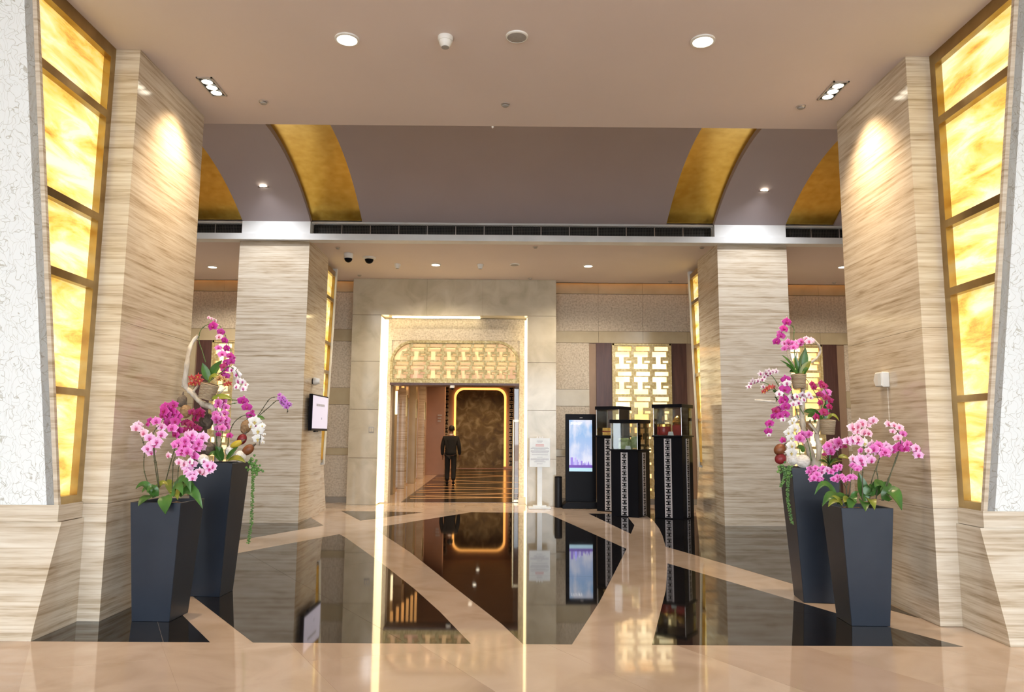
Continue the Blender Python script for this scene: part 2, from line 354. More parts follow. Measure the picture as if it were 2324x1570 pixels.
obj('vault_panel', shell(RIBS[1][1]+.89, 9.5, 0, .1), M['vault'], ce, smooth=True)
for a, b in ((RIBS[0][0]-.89, RIBS[0][0]), (RIBS[0][1], G0), (G1, RIBS[1][0]), (RIBS[1][1], RIBS[1][1]+.89)):
    obj('gold_band', shell(a-.02, b+.02, -.03, .05), M['goldleaf'], ce, smooth=True)['label'] = 'gold leaf band curving over the vault'
for a, b in RIBS:
    obj('vault_rib', shell(a, b, .06, .2), M['vault'], ce, smooth=True)
    obj('rib_pier', MB().box(a, b, 12.5, 12.75, 4.975, 5.2), M['white'], ce)
obj('vault_end', MB().box(-9.5, 9.5, 7.5, 7.598, HC+.17, 5.3), M['ceil'], ce)
bm_ = obj('trim_1', MB().box(-9.5, 9.5, 12.48, 12.7, 4.865, 4.975), M['white']); setp(bm_, kind='structure')
obj('upper_lip', MB().box(-9.5, 9.5, 12.6, 12.7, 5.19, 5.225), M['white'], bm_)
obj('slot_back', MB().box(-9.5, 9.5, 12.78, 12.8, 4.95, 5.24), M['blackm'], bm_)
obj('soffit_filler', MB().box(-9.5, 9.5, 12.62, 12.8, 4.9, 4.97), M['white'], bm_)
GR = mat('grille_metal', (.10, .095, .085), 6, rough=.5, metal=.4)
for x0, x1 in ((-9.4, RIBS[0][0]-.01), (RIBS[0][1]+.01, RIBS[1][0]-.01), (RIBS[1][1]+.01, 9.4)):
    g = thing('air_grille', ('black gridded air grille in the ceiling slot across the middle bay' if abs(x0) < 4 else 'black gridded air grille in the ceiling slot by the %s entrance pillar' % ('left' if x0 < 0 else 'right')), 'grille', ((x0+x1)/2, 12.66, 4.98), group='air grilles above the white beam')
    n = max(2, round((x1-x0)/.5))
    for i in range(n+1): x = x0+(x1-x0)*i/n; obj('divider', MB().box(x-.006, x+.006, 12.655, 12.675, 4.976, 5.19), M['steel'], g)
    mb = MB(); nx = int((x1-x0)/.028)
    for i in range(nx): x = x0+.028*i; mb.box(x, x+.006, 12.665, 12.67, 4.976, 5.19)
    for i in range(8): z = 4.985+.027*i; mb.box(x0, x1, 12.66, 12.665, z, z+.006)
    setp(obj('grid_bars', mb, GR, g), kind='stuff')

# ------------------------------------------------------------------ rear wall with panels
wl = obj('wall_back', MB().box(-9.5, -3.4, YW, YW+.25, 0, 5.1).box(1.0, 9.5, YW, YW+.25, 0, 5.1).box(-3.4, 1.0, YW+.1, YW+.25, 3.6, 5.1), M['grout']); setp(wl, kind='structure')
ZB = [(4.70, 5.06, 'limestone'), (3.845, 4.695, 'pebble'), (3.575, 3.84, 'limestone'), (2.525, 3.57, 'pebble'), (2.15, 2.52, 'limestone'), (1.19, 2.145, 'pebble'), (1.035, 1.185, 'limestone'), (.125, 1.03, 'pebble')]
WIN = [(2.32, 3.64), (5.72, 7.04), (-6.65, -5.33)]
for side, xs in ((-1, [-9.5, -7.25, -7.05, -4.93, -4.75, -3.44]), (1, [1.02, 1.81, 1.97, 4.0, 4.19, 5.2, 5.37, 7.4, 7.58, 9.5])):
    for z0, z1, mk in ZB:
        if z0 > 3.5:
            e = [xs[0]]
            x = xs[0]
            while x < xs[-1]-.4: x = min(x+1.005, xs[-1]); e.append(x)
        else: e = xs
        for a, b in zip(e, e[1:]):
            if z0 < 3.5 and any(a > p-.6 and b < q+.6 for p, q in WIN): continue
            kind = mk if z0 > 3.5 or b-a > .3 else 'limestone'
            dd = .02 if kind == 'pebble' else .028
            obj('wall_panel', MB().box(a+.002, b-.002, YW-dd, YW+.02, z0+.0015, z1-.0015), M[kind], wl)
sk = obj('baseboard_back', MB().box(1.02, 9.5, YW-.04, YW, 0, .12).box(-9.5, -3.44, YW-.04, YW, 0, .12), mat('grey_skirting_stone', (.30, .28, .25), 3, rough=.25)); setp(sk, kind='structure')
cv = obj('trim_2', MB().box(-9.5, -3.45, 16.19, 16.21, HL+.145, HL+.158).box(1.03, 9.5, 16.19, 16.21, HL+.145, HL+.158), M['ledo']); setp(cv, kind='structure')

# gilded lattice: one cell mesh shared by every repeat
def cell_boxes():
    S = [(0, 1, 0, .04), (0, .2, .04, .21), (.95, 1, .04, .21), (0, 1, .21, .25), (0, .07, .25, .46), (.85, 1, .25, .46), (0, .27, .46, .73),
         (.54, 1, .46, .6), (.54, .64, .6, .69), (.95, 1, .6, .69), (.54, 1, .69, .73), (0, .07, .73, .94), (.85, 1, .73, .94), (0, 1, .94, 1)]
    return S
def lattice_cell(w_, h_, d_):
    mb = MB()
    for x0, x1, y0, y1 in cell_boxes(): mb.box(x0*w_, x1*w_, 0, d_, -y1*h_, -y0*h_)
    return mb.mesh('lattice_cell')
LW, LH = 1.24, 3.40
cme = lattice_cell(LW/3, .565, .05); cme.materials.append(M['gilt'])
wlab = {2.32: 'gilded lattice screen with warm backlight behind the display cases', 5.72: 'gilded lattice screen with warm backlight behind the right orchid planters', -6.65: 'gilded lattice screen with warm backlight behind the left orchids'}
for x0, x1 in WIN:
    t = thing('lattice_screen', wlab[x0], 'screen', ((x0+x1)/2, YW, .13), group='backlit lattice screens along the rear wall')
    obj('backlit_pane', MB().box(x0+.02, x1-.02, YW-.015, YW-.005, .13, 3.54), M['lit'], t)
    for a, b in ((x0-.005, x0+.04), (x1-.04, x1+.005)): obj('frame_post', MB().box(a, b, YW-.12, YW, .13, 3.555), M['gilt'], t)
    obj('frame_rail', MB().box(x0, x1, YW-.12, YW, 3.515, 3.555), M['gilt'], t)
    for i in range(3):
        for j in range(6): link('lattice_cell', cme, None, t, loc=(x0+.04+i*LW/3, YW-.1, 3.515-.565*j))
    for a, b in ((x0-.355, x0-.005), (x1+.005, x1+.355)):
        obj('side_panel', MB().box(a, b, YW-.06, YW, .125, 3.57), M['wood'], t)['label'] = 'dark wood side panel'

# ------------------------------------------------------------------ marble portal with lit niche and doorway
po = thing('wall_portal', kind='structure', loc=(-1.2, YP, 0))
P0, P1, N0, N1, NZ = -3.44, 1.03, -2.81, .40, 4.09
for a, b, z0, z1 in ((P0, -1.815, NZ+.005, HL), (-1.815, -.588, NZ+.005, HL), (-.588, P1, NZ+.005, HL), (P0, N0, 3.07, NZ), (N1, P1, 3.07, NZ), (P0, N0, 2.03, 3.065), (N1, P1, 2.03, 3.065), (P0, N0, .99, 2.025), (N1, P1, .99, 2.025), (P0, N0, 0, .985), (N1, P1, 0, .985)):
    obj('marble_slab', MB().box(a+.0015, b-.0015, YP, YP+.5, z0+.0015, z1-.0015), M['portal'], po)
NB = 16.3
obj('backing', MB().box(P0+.01, N0-.01, YP+.02, YP+.49, 0, HL).box(N1+.01, P1-.01, YP+.02, YP+.49, 0, HL).box(N0-.01, N1+.01, YP+.02, YP+.49, NZ+.02, HL), M['grout'], po)
for a, b in ((N0, -1.7), (-1.7, -.5), (-.5, N1)): obj('niche_panel', MB().box(a+.001, b-.001, NB, NB+.3, 3.6, NZ), M['pebble'], po)
D0, D1, DZ = -2.63, .235, 2.63
obj('niche_panel', MB().box(N0, D0, NB, NB+.3, 0, 3.6), M['pebble'], po); obj('niche_panel', MB().box(D1, N1, NB, NB+.3, 0, 3.6), M['pebble'], po)
obj('niche_plinth', MB().box(D1-.01, N1, NB-.03, NB, 0, .14), M['limestone'], po)
obj('light_strip', MB().box(N0, N0+.012, YP+.06, NB-.02, .02, NZ-.03), M['led'], po)['label'] = 'glowing warm light strip down the niche edge'
obj('light_strip', MB().box(N1-.012, N1, YP+.06, NB-.02, .02, NZ-.03), M['led'], po)['label'] = 'glowing warm light strip down the niche edge'
obj('light_strip', MB().box(N0+.2, -.65, NB-.2, NB-.12, NZ-.012, NZ), emitter('bright_led_tape', (1, .82, .5), 9), po)
obj('light_strip', MB().box(N0+.012, N0+.095, NB-.012, NB-.001, .02, NZ-.03), M['led'], po)
obj('light_strip', MB().box(N1-.05, N1-.012, NB-.012, NB-.001, .15, NZ-.03), M['led'], po)
# transom lattice over the door, rounded top corners
tr = thing('door_transom', 'gilded lattice transom with rounded corners over the glass doorway', 'transom', ((D0+D1)/2, NB, DZ))
Zt, RC = 3.575, .5
def rounded(x0, x1, z0, z1, r, n=10):
    pts = [(x0, z0), (x1, z0)]
    for k in range(n+1): a = math.pi/2*k/n; pts.append((x1-r+r*math.cos(a), z1-r+r*math.sin(a)))
    for k in range(n+1): a = math.pi/2+math.pi/2*k/n; pts.append((x0+r+r*math.cos(a), z1-r+r*math.sin(a)))
    return pts
out, inn = rounded(D0, D1, DZ, Zt, RC), rounded(D0+.055, D1-.055, DZ+.075, Zt-.055, RC-.05)
mb = MB(); k = len(out)
for y in (NB-.16, NB-.02): mb.v += [(p[0], y, p[1]) for p in out]+[(p[0], y, p[1]) for p in inn]
for i in range(k):
    j = (i+1) % k; mb.f += [(i, j, k+j, k+i), (2*k+i, 3*k+i, 3*k+j, 2*k+j), (i, 2*k+i, 2*k+j, j), (k+i, k+j, 3*k+j, 3*k+i)]
obj('frame', mb, M['gilt2'], tr)
obj('backlit_pane', MB().prism(rounded(D0+.03, D1-.03, DZ+.03, Zt-.03, RC-.03), NB-.03, NB-.02, 1), M['lit2'], tr)
edges = [D0+.055, -2.217, -1.835, -1.472, -1.148, -.834, -.55, -.285, -.029, D1-.055]
def inside(x, z): 
    dx = max(D0+RC-x, x-(D1-RC), 0); dz = max(z-(Zt-RC), 0); return math.hypot(dx, dz) < RC-.03 if dx > 0 and dz > 0 else True
for i in range(9):
    for j in range(2):
        w_, h_ = edges[i+1]-edges[i], .405; x_, zt_ = edges[i], Zt-.055-h_*j
        mb = MB()
        for x0, x1, y0, y1 in cell_boxes():
            xa, xb, za, zb = x_+x0*w_, x_+x1*w_, zt_-y1*h_, zt_-y0*h_
            if all(inside(px, pz) for px in (xa, xb) for pz in (za, zb)): mb.box(xa, xb, NB-.13, NB-.08, za, zb)
        if mb.v: obj('lattice_cell', mb, M['gilt2'], tr)
obj('door_header', MB().box(D0, D1, NB-.16, NB+.35, DZ-.05, DZ), M['wood'], tr)
# back wall closure above the transom
obj('wall_fill', MB().box(D0, D1, NB+.02, NB+.3, DZ, 3.62), M['pebble'], po)

# ------------------------------------------------------------------ corridor behind the doorway
CW0, CW1, CY1, CZ = -3.0, .75, 33.0, 3.95
cf = obj('floor', MB().box(CW0-.2, CW1+.2, 16.36, CY1+.2, -.06, -.004), M['marble_beige']); setp(cf, kind='structure')
obj('granite_slab', MB().prism([(-2.38, 16.6), (.35, 16.6), (.4, 32.6), (-2.75, 32.6)], -.02, 0), mat('honed_black_granite', [(.3, (.006, .0055, .006)), (.7, (.016, .014, .014))], 9, rough=.16, detail=8, spec=.4), cf)
ZL = [((-2.3, 17.5), (.3, 17.95)), ((-2.4, 18.15), (.3, 17.95)), ((-2.04, 18.38), (.3, 19.1)), ((-2.4, 19.4), (.3, 19.1)), ((-2.4, 20.0), (.35, 20.9)), ((-2.45, 21.6), (.35, 20.9)), ((-2.45, 22.4), (.35, 23.6)), ((-2.5, 24.6), (.35, 23.6)), ((-2.5, 25.6), (.35, 27.2)), ((-2.6, 28.6), (.35, 27.2)), ((-2.6, 29.5), (.35, 31.2))]
for a, b in ZL:
    d = Vector((b[0]-a[0], b[1]-a[1])).normalized()*.045; n_ = (-d.y, d.x)
    INL = INL if 'INL' in globals() else mat('amber_stone_inlay', (.85, .5, .2), 5, rough=.55)
    obj('inlay_strip', MB().prism([(a[0]-n_[0], a[1]-n_[1]), (b[0]-n_[0], b[1]-n_[1]), (b[0]+n_[0], b[1]+n_[1]), (a[0]+n_[0], a[1]+n_[1])], -.01, .002), INL, cf)
CP = mat('warm_plaster', (.48, .33, .25), 2, rough=.5)
cc = obj('ceiling', MB().box(CW0-.2, CW1+.2, 16.6, CY1+.2, CZ, CZ+.1), CP); setp(cc, kind='structure')
ORD = ('nearest', 'second', 'third', 'fourth', 'fifth', 'farthest')
for qi, yy in enumerate((18.5, 21.5, 24.5, 27.5, 30.5)):
    t = thing('downlight', 'added round warm corridor downlight, %s one behind the doorway' % ORD[qi if qi < 4 else 5], 'downlight', (-1.2, yy, CZ), group='added corridor downlights')
    obj('trim_ring', MB().lathe([(.09, -.012), (.075, -.012), (.075, 0), (.09, 0)], 18, (-1.2, yy, CZ), None, True), M['brass'], t); obj('lens', MB().lathe([(.074, -.006), (.074, 0)], 18, (-1.2, yy, CZ)), M['lens'], t)
    spot(t, (-1.2, yy, CZ-.03), (-1.2, yy, 0), 270, 150, (1, .66, .36), .06)  # lamps out of view, added to light the corridor
wf = obj('wall_far', MB().box(CW0-.2, CW1+.2, CY1, CY1+.2, 0, CZ), CP); setp(wf, kind='structure')
wr = obj('wall_right', MB().box(CW1, CW1+.2, 16.6, CY1, 0, CZ), M['portal']); setp(wr, kind='structure')
wc = obj('wall_left', MB().box(CW0-.3, CW0-.1, 16.6, CY1, 0, CZ), CP); setp(wc, kind='structure')
for i, y in enumerate((16.85, 18.7, 20.7, 22.9, 25.3)):
    obj('pilaster', MB().box(CW0-.1, CW0+.10, y, y+.42, 0, CZ), M['limestone'] if i % 2 else M['trav'], wc)
    obj('door_panel', MB().box(CW0-.1, CW0-.05, y+.45, y+1.75, 0.05, 2.6), mat('bronze_mirror', (.32, .24, .16), 3, rough=.12, metal=.8), wc)
    obj('glass_tube', MB().box(CW0+.1, CW0+.14, y+.1, y+.16, 2.0, 2.6), M['led' if i < 2 else 'brass'], wc)
obj('stub_wall', MB().box(CW0-.1, -2.42, 27.8, 28.2, 0, CZ), mat('rosy_plaster', (.42, .25, .18), 2, rough=.4), wc)
for k in range(3): obj('sign_line', MB().box(-2.68, -2.52-.02*k, 27.785, 27.8, 2.2-.11*k, 2.24-.11*k), M['inkg'], wc)
for k in range(6):
    t = obj('pendant_tube', MB().tube([(CW0+.35, 17.4+.9*k, CZ), (CW0+.35, 17.4+.9*k, 2.55+.1*k)], .035, 8), emitter('amber_pendant_glass', (1, .5, .16), 1.1))
    setp(t, 'amber glass pendant tube along the left corridor wall, %s from the doorway' % ORD[k], 'pendant lamp', 'amber pendants in the corridor')
ap = thing('feature_panel', 'tall rounded gold panel with amber halo at the corridor end', 'panel', (-1.27, CY1, .05))
fa, fb, fz = -2.42, -.13, 3.56
obj('halo_strip', MB().prism(rounded(fa-.03, fb+.03, .1, fz+.03, .42), CY1-.07, CY1-.05, 1), emitter('amber_halo', (1, .44, .1), 2.0), ap)
GP = mat('brushed_gold_plaster', [(.3, (.07, .04, .01)), (.5, (.17, .115, .035)), (.7, (.40, .33, .17))], 2.4, rough=.45, detail=10, dist=.9)
obj('gold_panel', MB().prism(rounded(fa+.07, fb-.07, .02, fz-.07, .36), CY1-.13, CY1-.08, 1), GP, ap)
def h_strip(parent, x0, x1, y, z0, z1, unit, mbase, mcut, name='motif'):
    """metal strip with a repeated cut-out of bars and sideways H"""
    obj('strip', MB().box(x0, x1, y, y+.006, z0, z1), mbase, parent)
    w_ = x1-x0; me = None; n = int((z1-z0)/unit)
    mb = MB(); h = unit
    mb.box(.25*w_, .75*w_, -.002, 0, .86*h, .96*h); mb.box(.15*w_, .85*w_, -.002, 0, .58*h, .74*h); mb.box(.15*w_, .85*w_, -.002, 0, .1*h, .26*h); mb.box(.4*w_, .6*w_, -.002, 0, .26*h, .58*h); mb.box(.66*w_, .8*w_, -.002, 0, .34*h, .46*h)
    me = mb.mesh(name); me.materials.append(mcut)
    for i in range(n): link(name, me, None, parent, loc=(x0, y, z0+i*h))
for x in (-2.79, .125):
    t = thing('lattice_strip', 'black and cream lattice strip on the %s of the corridor end panel' % ('left' if x < -1 else 'right'), 'lattice', (x, CY1-.02, .1), group='lattice strips at the corridor end')
    h_strip(t, x-.12, x+.12, CY1-.03, .1, 3.75, .36, mat('cream_strip', (.5, .42, .3), 3, rough=.4), M['black'])
gdoor = thing('door_1', kind='structure', loc=(.1, 16.75, 0))
obj('glass_pane', MB().box(.13, .72, 16.72, 16.735, .02, 2.58), M['glass'], gdoor)
p0, p1 = uY(1167, 953, 16.7), uY(1167, 1138, 16.7)
PB_ = mat('pale_brass', (.62, .52, .34), 5, rough=.3, metal=.8)
obj('pull_handle', MB().tube([(.115, 16.68, p1.z), (.115, 16.68, p0.z)], .028, 12), PB_, gdoor)
for z in (p1.z+.02, p0.z-.02): obj('handle_bracket', MB().box(.1, .25, 16.66, 16.72, z-.025, z+.025), PB_, gdoor)

# ------------------------------------------------------------------ pillars and columns
MUL = [(4.17, 4.24), (3.26, 3.325), (2.68, 2.745), (1.79, 1.845)]
def lightbox(t, s, xf, yf, edge, depth_x, mirror):
    """backlit onyx side panel in the plane x = xf; s = +1 when it faces +x; yf its upright edge; edge(z) its leaning edge"""
    sg = 1 if edge(2) > yf else -1
    def fr(a, b, z0, z1, d=.09, nm='mullion'):
        obj(nm, MB().prism([(a(z0), z0), (b(z0), z0), (b(z1), z1), (a(z1), z1)], xf-s*d, xf, 0), M['brass'], t)
    inner0 = lambda z: yf+sg*.075
    inner1 = lambda z: edge(z)-sg*.03
    fr(lambda z: yf, inner0, .94, HC, nm='frame_post'); fr(inner1, edge, .94, HC, nm='frame_post')
    fr(inner0, inner1, .94, 1.0, nm='frame_rail'); fr(inner0, inner1, HC-.11, HC, nm='frame_rail')
    for a, b in MUL: fr(inner0, inner1, a, b)
    zs = [1.0]+[v for a, b in reversed(MUL) for v in (a, b)]+[HC-.11]
    for z0, z1 in zip(zs[::2], zs[1::2]):
        o = obj('onyx_pane', MB().prism([(inner0(z0), z0), (inner1(z0), z0), (inner1(z1), z1), (inner0(z1), z1)], xf-s*.085, xf-s*.06, 0), M['onyx'], t)
        o['label'] = 'backlit yellow onyx pane'
for side in ('left', 'right'):
    s = 1 if side == 'left' else -1
    xi = XL if side == 'left' else XR; xo = xi-s*1.2
    t = thing('entrance_pillar', 'travertine entrance pillar with glowing onyx side panel behind the %s planters' % side, 'pillar', ((xi+xo)/2, YN, 0), group='entrance pillars')
    for z0, z1 in ((0, .925), (.925, 2.42), (2.42, HC)):
        obj('travertine_slab', MB().box(min(xi, xo), max(xi, xo), YN, YB, z0+.0012, z1-.0012), M['trav'], t)
    xf = xi-s*.21
    edge = lambda z: 5.75-(z-.93)*.204
    lightbox(t, s, xf, YN, edge, 0, False)
    # canted patterned wall and flared stone foot, running out of the picture
    xe = xf-s*5.4; x2 = xf-s*.0
    th = .07
    w0 = MB().prism([(edge(.94)-.0, .94), (edge(HC), HC), (edge(HC)+.029, HC), (edge(.94)+.029, .94)], xf-s*.03, xe, 0)
    wp = obj('relief_panel', w0, M['relief'], t)
    obj('panel_edge', MB().prism([(edge(.94)-.004, .94), (edge(HC)-.004, HC), (edge(HC)+.028, HC), (edge(.94)+.028, .94)], xf+s*.002, xf-s*.03, 0), M['trav'], t)
    obj('core_wall', MB().prism([(edge(.94)+.03, .94), (edge(HC)+.03, HC), (YB, HC), (YB, .94)], xo-s*.001, xe, 0), M['ceil'], t)
    obj('box_back', MB().box(min(xf-s*.13, xo), max(xf-s*.13, xo), edge(.94)+.2, YN-.005, .94, HC), M['ceil'], t)
    obj('cap_slab', MB().prism([(5.735, .815), (5.735, .94), (YN-.001, .94), (YN-.001, .815)], xf+s*.012, xe, 0), M['trav'], t)
    xx = xf+s*.03
    obj('foot_slab', MB().prism([(5.5, 0), (5.52, .1), (5.755, .812), (YN-.001, .812), (YN-.001, 0)], xx, xe, 0), M['trav'], t)
    obj('foot_core', MB().box(min(xo, xe), max(xo, xe), YN, YB, 0, .94), M['ceil'], t)
for side in ('left', 'right'):
    s = 1 if side == 'left' else -1
    xi = CXL if side == 'left' else CXR; xo = xi-s*1.225
    t = thing('lobby_column', 'pale travertine column beside the %s' % ('wall mounted screen' if side == 'left' else 'tall right display case'), 'column', ((xi+xo)/2, YC, 0), group='lobby columns')
    for z0, z1 in ((0, .78), (.78, 2.9), (2.9, 4.865)):
        obj('travertine_slab', MB().box(min(xi, xo), max(xi, xo), YC, YC+1.35, z0+.0012, z1-.0012), M['trav'], t)
    obj('column_head', MB().box(min(xi, xo), max(xi, xo), 12.71, YC+1.35, 4.865, HL+.01), M['trav'], t)
    xf = xi-s*.08; yf = YC+1.35
    edge = lambda z: 14.42+(z-.93)*.125
    HCs = HC; lightbox(t, s, xf, yf, edge, 0, True)
    obj('panel_edge', MB().prism([(edge(.9)-.02, .9), (edge(HL)-.02, HL), (edge(HL)+.04, HL), (edge(.9)+.04, .9)], xf+s*.03, xf-s*1.0, 0), M['white'], t)
    obj('box_back', MB().box(min(xf-s*.13, xo), max(xf-s*.13, xo), yf+.002, 14.4, .9, HL), M['ceil'], t)
    obj('foot_slab', MB().prism([(yf+.001, 0), (yf+.001, .9), (14.43, .9), (14.43, .78), (14.72, 0)], xf+s*.02, xf-s*1.0, 0), M['trav'], t)

# side walls closing the lobby
for nm, x in (('wall_left', -9.5), ('wall_right', 9.4)):
    o = obj(nm, MB().box(x, x+.1, 7.4, 16.5, 0, 5.2), M['limestone']); setp(o, kind='structure')
# roof and closing walls above the vault, added side walls blocking outdoor sidelight
rf = obj('ceiling', MB().box(-9.6, 9.6, 7.4, 13.2, 6.15, 6.3).box(-9.6, 9.6, 12.82, 13.0, HL+.07, 6.15).box(-9.6, 9.6, 7.35, 7.49, HC+.19, 6.15), M['ceil']); setp(rf, kind='structure')
for nm, x in (('wall_left', -9.6), ('wall_right', 9.45)):
    o = obj(nm, MB().box(x, x+.15, -9, 5.4, 0, HC).box(x, x+.15, 7.3, 13, 5.2, 6.15), M['limestone']); setp(o, kind='structure')  # lower part: unseen wall added to cut daylight on the entrance front

# ------------------------------------------------------------------ ceiling fittings
PN, PR, PF = 110, 300, 620
def down(px, py, z, r, label, watts, group, ang=120, lit=True, to=None):
    p = uZ(px, py, z); t = thing('downlight', label, 'downlight', p, group=group)
    obj('trim_ring', MB().lathe([(r*1.22, -.012), (r, -.016), (r, .0), (r*1.22, 0)], 28, p, None, True), M['whitep'] if r > .08 else M['steel'], t, smooth=True)
    obj('lens', MB().lathe([(r*.99, -.004), (r*.99, 0)], 28, p), M['lens'] if lit else M['greyp'], t)
    if lit: spot(t, p-Vector((0, 0, .03)), to or p-Vector((0, 0, 3)), watts, ang, rad=r*.8)
down(788, 88, HC, .085, 'round lit downlight in the near ceiling, left of the smoke detector', PN, 'ceiling downlights', 172)
down(1595, 92, HC, .085, 'round lit downlight in the near ceiling towards the right pillar', PN, 'ceiling downlights', 172)
down(989, 600, HL, .085, 'round lit downlight in the rear ceiling above the portal', PR, 'ceiling downlights', 150)
down(1335, 603, HL, .085, 'round lit downlight in the rear ceiling above the kiosk', PR, 'ceiling downlights', 150)
down(1913, 605, HL, .085, 'lit downlight in the rear ceiling beside the right entrance pillar', PR, 'ceiling downlights', 150)
down(482, 605, HL, .085, 'added downlight in the rear ceiling hidden by the left entrance pillar', PR, 'ceiling downlights', 150)  # extra lamp out of view, added because the columns were too dark
for px, py, x, lb in ((605, 440, -4.1, 'left'), (1725, 450, 4.23, 'right')):
    y, z = vy(.66, .06); t = thing('downlight', 'small lit spotlight in the %s rib of the vault' % lb, 'downlight', (x, y, z), group='vault rib lights')
    Mx = Matrix.Rotation(.37, 4, 'X') @ Matrix.Rotation(math.pi, 4, 'X')
    obj('trim_ring', MB().lathe([(.085, 0), (.085, .014), (.062, .018), (.062, 0)], 20, (x, y, z), Mx, True), M['steel'], t, smooth=True)
    obj('lens', MB().lathe([(.06, 0), (.06, .008)], 20, (x, y, z), Mx), M['lens'], t)
    spot(t, (x, y-.02, z-.05), (x, y+.25, 0), 60, 158, (.97, .97, 1))
    y, z = vy(-.6, .06); t = thing('downlight', 'added unseen spotlight in the front half of the %s vault rib, aimed at the column' % lb, 'downlight', (x, y, z), group='vault rib lights')
    Mx = Matrix.Rotation(-.34, 4, 'X') @ Matrix.Rotation(math.pi, 4, 'X')
    obj('trim_ring', MB().lathe([(.085, 0), (.085, .014), (.062, .018), (.062, 0)], 20, (x, y, z), Mx, True), M['steel'], t, smooth=True)
    obj('lens', MB().lathe([(.06, 0), (.06, .008)], 20, (x, y, z), Mx), M['lens'], t)
    spot(t, (x, y+.02, z-.06), (x*1.02, 12.6, 2.3), PF, 60, (.97, .97, 1), .16, .3)  # unseen spotlight, added to brighten the front of the column
for px, py, s, lb in ((481, 196, 1, 'left'), (1890, 205, -1, 'right')):
    p = uZ(px, py, HC); t = thing('triple_spotlight', 'recessed triple spotlight in the near ceiling by the %s pillar' % lb, 'spotlight', p, group='triple spotlights')
    a = Matrix.Rotation(0, 3, 'Z'); w2, l2 = .075, .19
    obj('housing', MB().box(p.x-w2, p.x+w2, p.y-l2, p.y-l2+.012, HC-.012, HC).box(p.x-w2, p.x+w2, p.y+l2-.012, p.y+l2, HC-.012, HC).box(p.x-w2, p.x-w2+.012, p.y-l2, p.y+l2, HC-.012, HC).box(p.x+w2-.012, p.x+w2, p.y-l2, p.y+l2, HC-.012, HC), M['steel'], t)
    obj('tray', MB().box(p.x-w2+.01, p.x+w2-.01, p.y-l2+.01, p.y+l2-.01, HC-.004, HC), M['blackm'], t)
    for k in (-1, 0, 1):
        c = (p.x, p.y+k*.112, HC-.004); l = obj('lamp', MB().lathe([(.05, -.004), (.045, -.012), (.02, -.014)], 18, c), M['lens'], t, smooth=True)
        obj('lamp_rim', MB().lathe([(.056, -.004), (.056, -.01), (.05, -.01), (.05, -.004)], 18, c, None, True), M['steel'], l)
    wx = XL if s > 0 else XR
    spot(t, (p.x, p.y, HC-.03), (wx, p.y+.12, 2.5), 300, 100, (1, .74, .46), rad=.09, blend=1)
def detector(px, py, z, r, label, group='smoke detectors'):
    p = uZ(px, py, z); t = thing('smoke_detector', label, 'detector', p, group=group)
    obj('base', MB().lathe([(r, 0), (r, -.35*r), (.93*r, -.6*r)], 22, p), M['whitep'], t, smooth=True)
    obj('sensor_head', MB().lathe([(.85*r, -.6*r), (.8*r, -.95*r), (.55*r, -1.35*r), (.5*r, -1.4*r)], 22, p), M['whitep'], t, smooth=True)
    obj('vent_ring', MB().lathe([(.52*r, -1.4*r), (.5*r, -1.46*r)], 22, p), M['greyp'], t)
detector(1011, 84, HC, .065, 'white smoke detector in the near ceiling between downlight and speaker')
detector(902, 599, HL, .065, 'small smoke detector in the rear ceiling right of the dome cameras')
detector(1090, 600, HL, .065, 'small smoke detector in the rear ceiling above the doorway')
for px, py, z, r, lb in ((1173, 82, HC, .095, 'round grey ceiling speaker in the near ceiling'), (1168, 600, HL, .1, 'round pale ceiling speaker in the rear ceiling above the portal')):
    p = uZ(px, py, z); t = thing('ceiling_speaker', lb, 'speaker', p)
    obj('rim', MB().lathe([(r, 0), (r*.98, -.012), (r*.86, -.016), (r*.86, 0)], 28, p, None, True), M['whitep'], t, smooth=True); obj('grille', MB().lathe([(r*.86, -.012), (r*.6, -.017), (.01, -.018)], 28, p), M['greyp'], t, smooth=True)
SPR = [(598, 230, HC, 'left end of the near ceiling'), (1147, 236, HC, 'middle of the near ceiling'), (1818, 241, HC, 'right end of the near ceiling'), (767, 562, HL, 'rear ceiling above the dome cameras'), (1215, 560, HL, 'rear ceiling behind the white beam, middle'),
       (1593, 561, HL, 'rear ceiling beside the right column'), (816, 624, HL, 'rear ceiling at the portal left corner'), (1203, 631, HL, 'rear ceiling at the portal right half'), (1521, 638, HL, 'rear ceiling above the right lattice'), (1893, 641, HL, 'rear ceiling beside the right entrance pillar')]
for px, py, z, lb in SPR:
    p = uZ(px, py, z); t = thing('sprinkler_cap', 'small round sprinkler cap in the '+lb, 'sprinkler', p, group='sprinkler caps')
    obj('ring', MB().lathe([(.045, 0), (.045, -.012), (.036, -.018), (.036, 0)], 16, p, None, True), M['steel'], t, smooth=True); obj('cap', MB().lathe([(.034, -.016), (.03, -.026), (.012, -.03)], 16, p), M['greyp'], t, smooth=True)
p = uZ(1118, 287, HC); t = obj('ceiling_stud', MB().lathe([(.014, 0), (.014, -.01), (.006, -.02)], 10, p), M['whitep']); setp(t, 'tiny white stud at the rear edge of the near ceiling', 'stud')
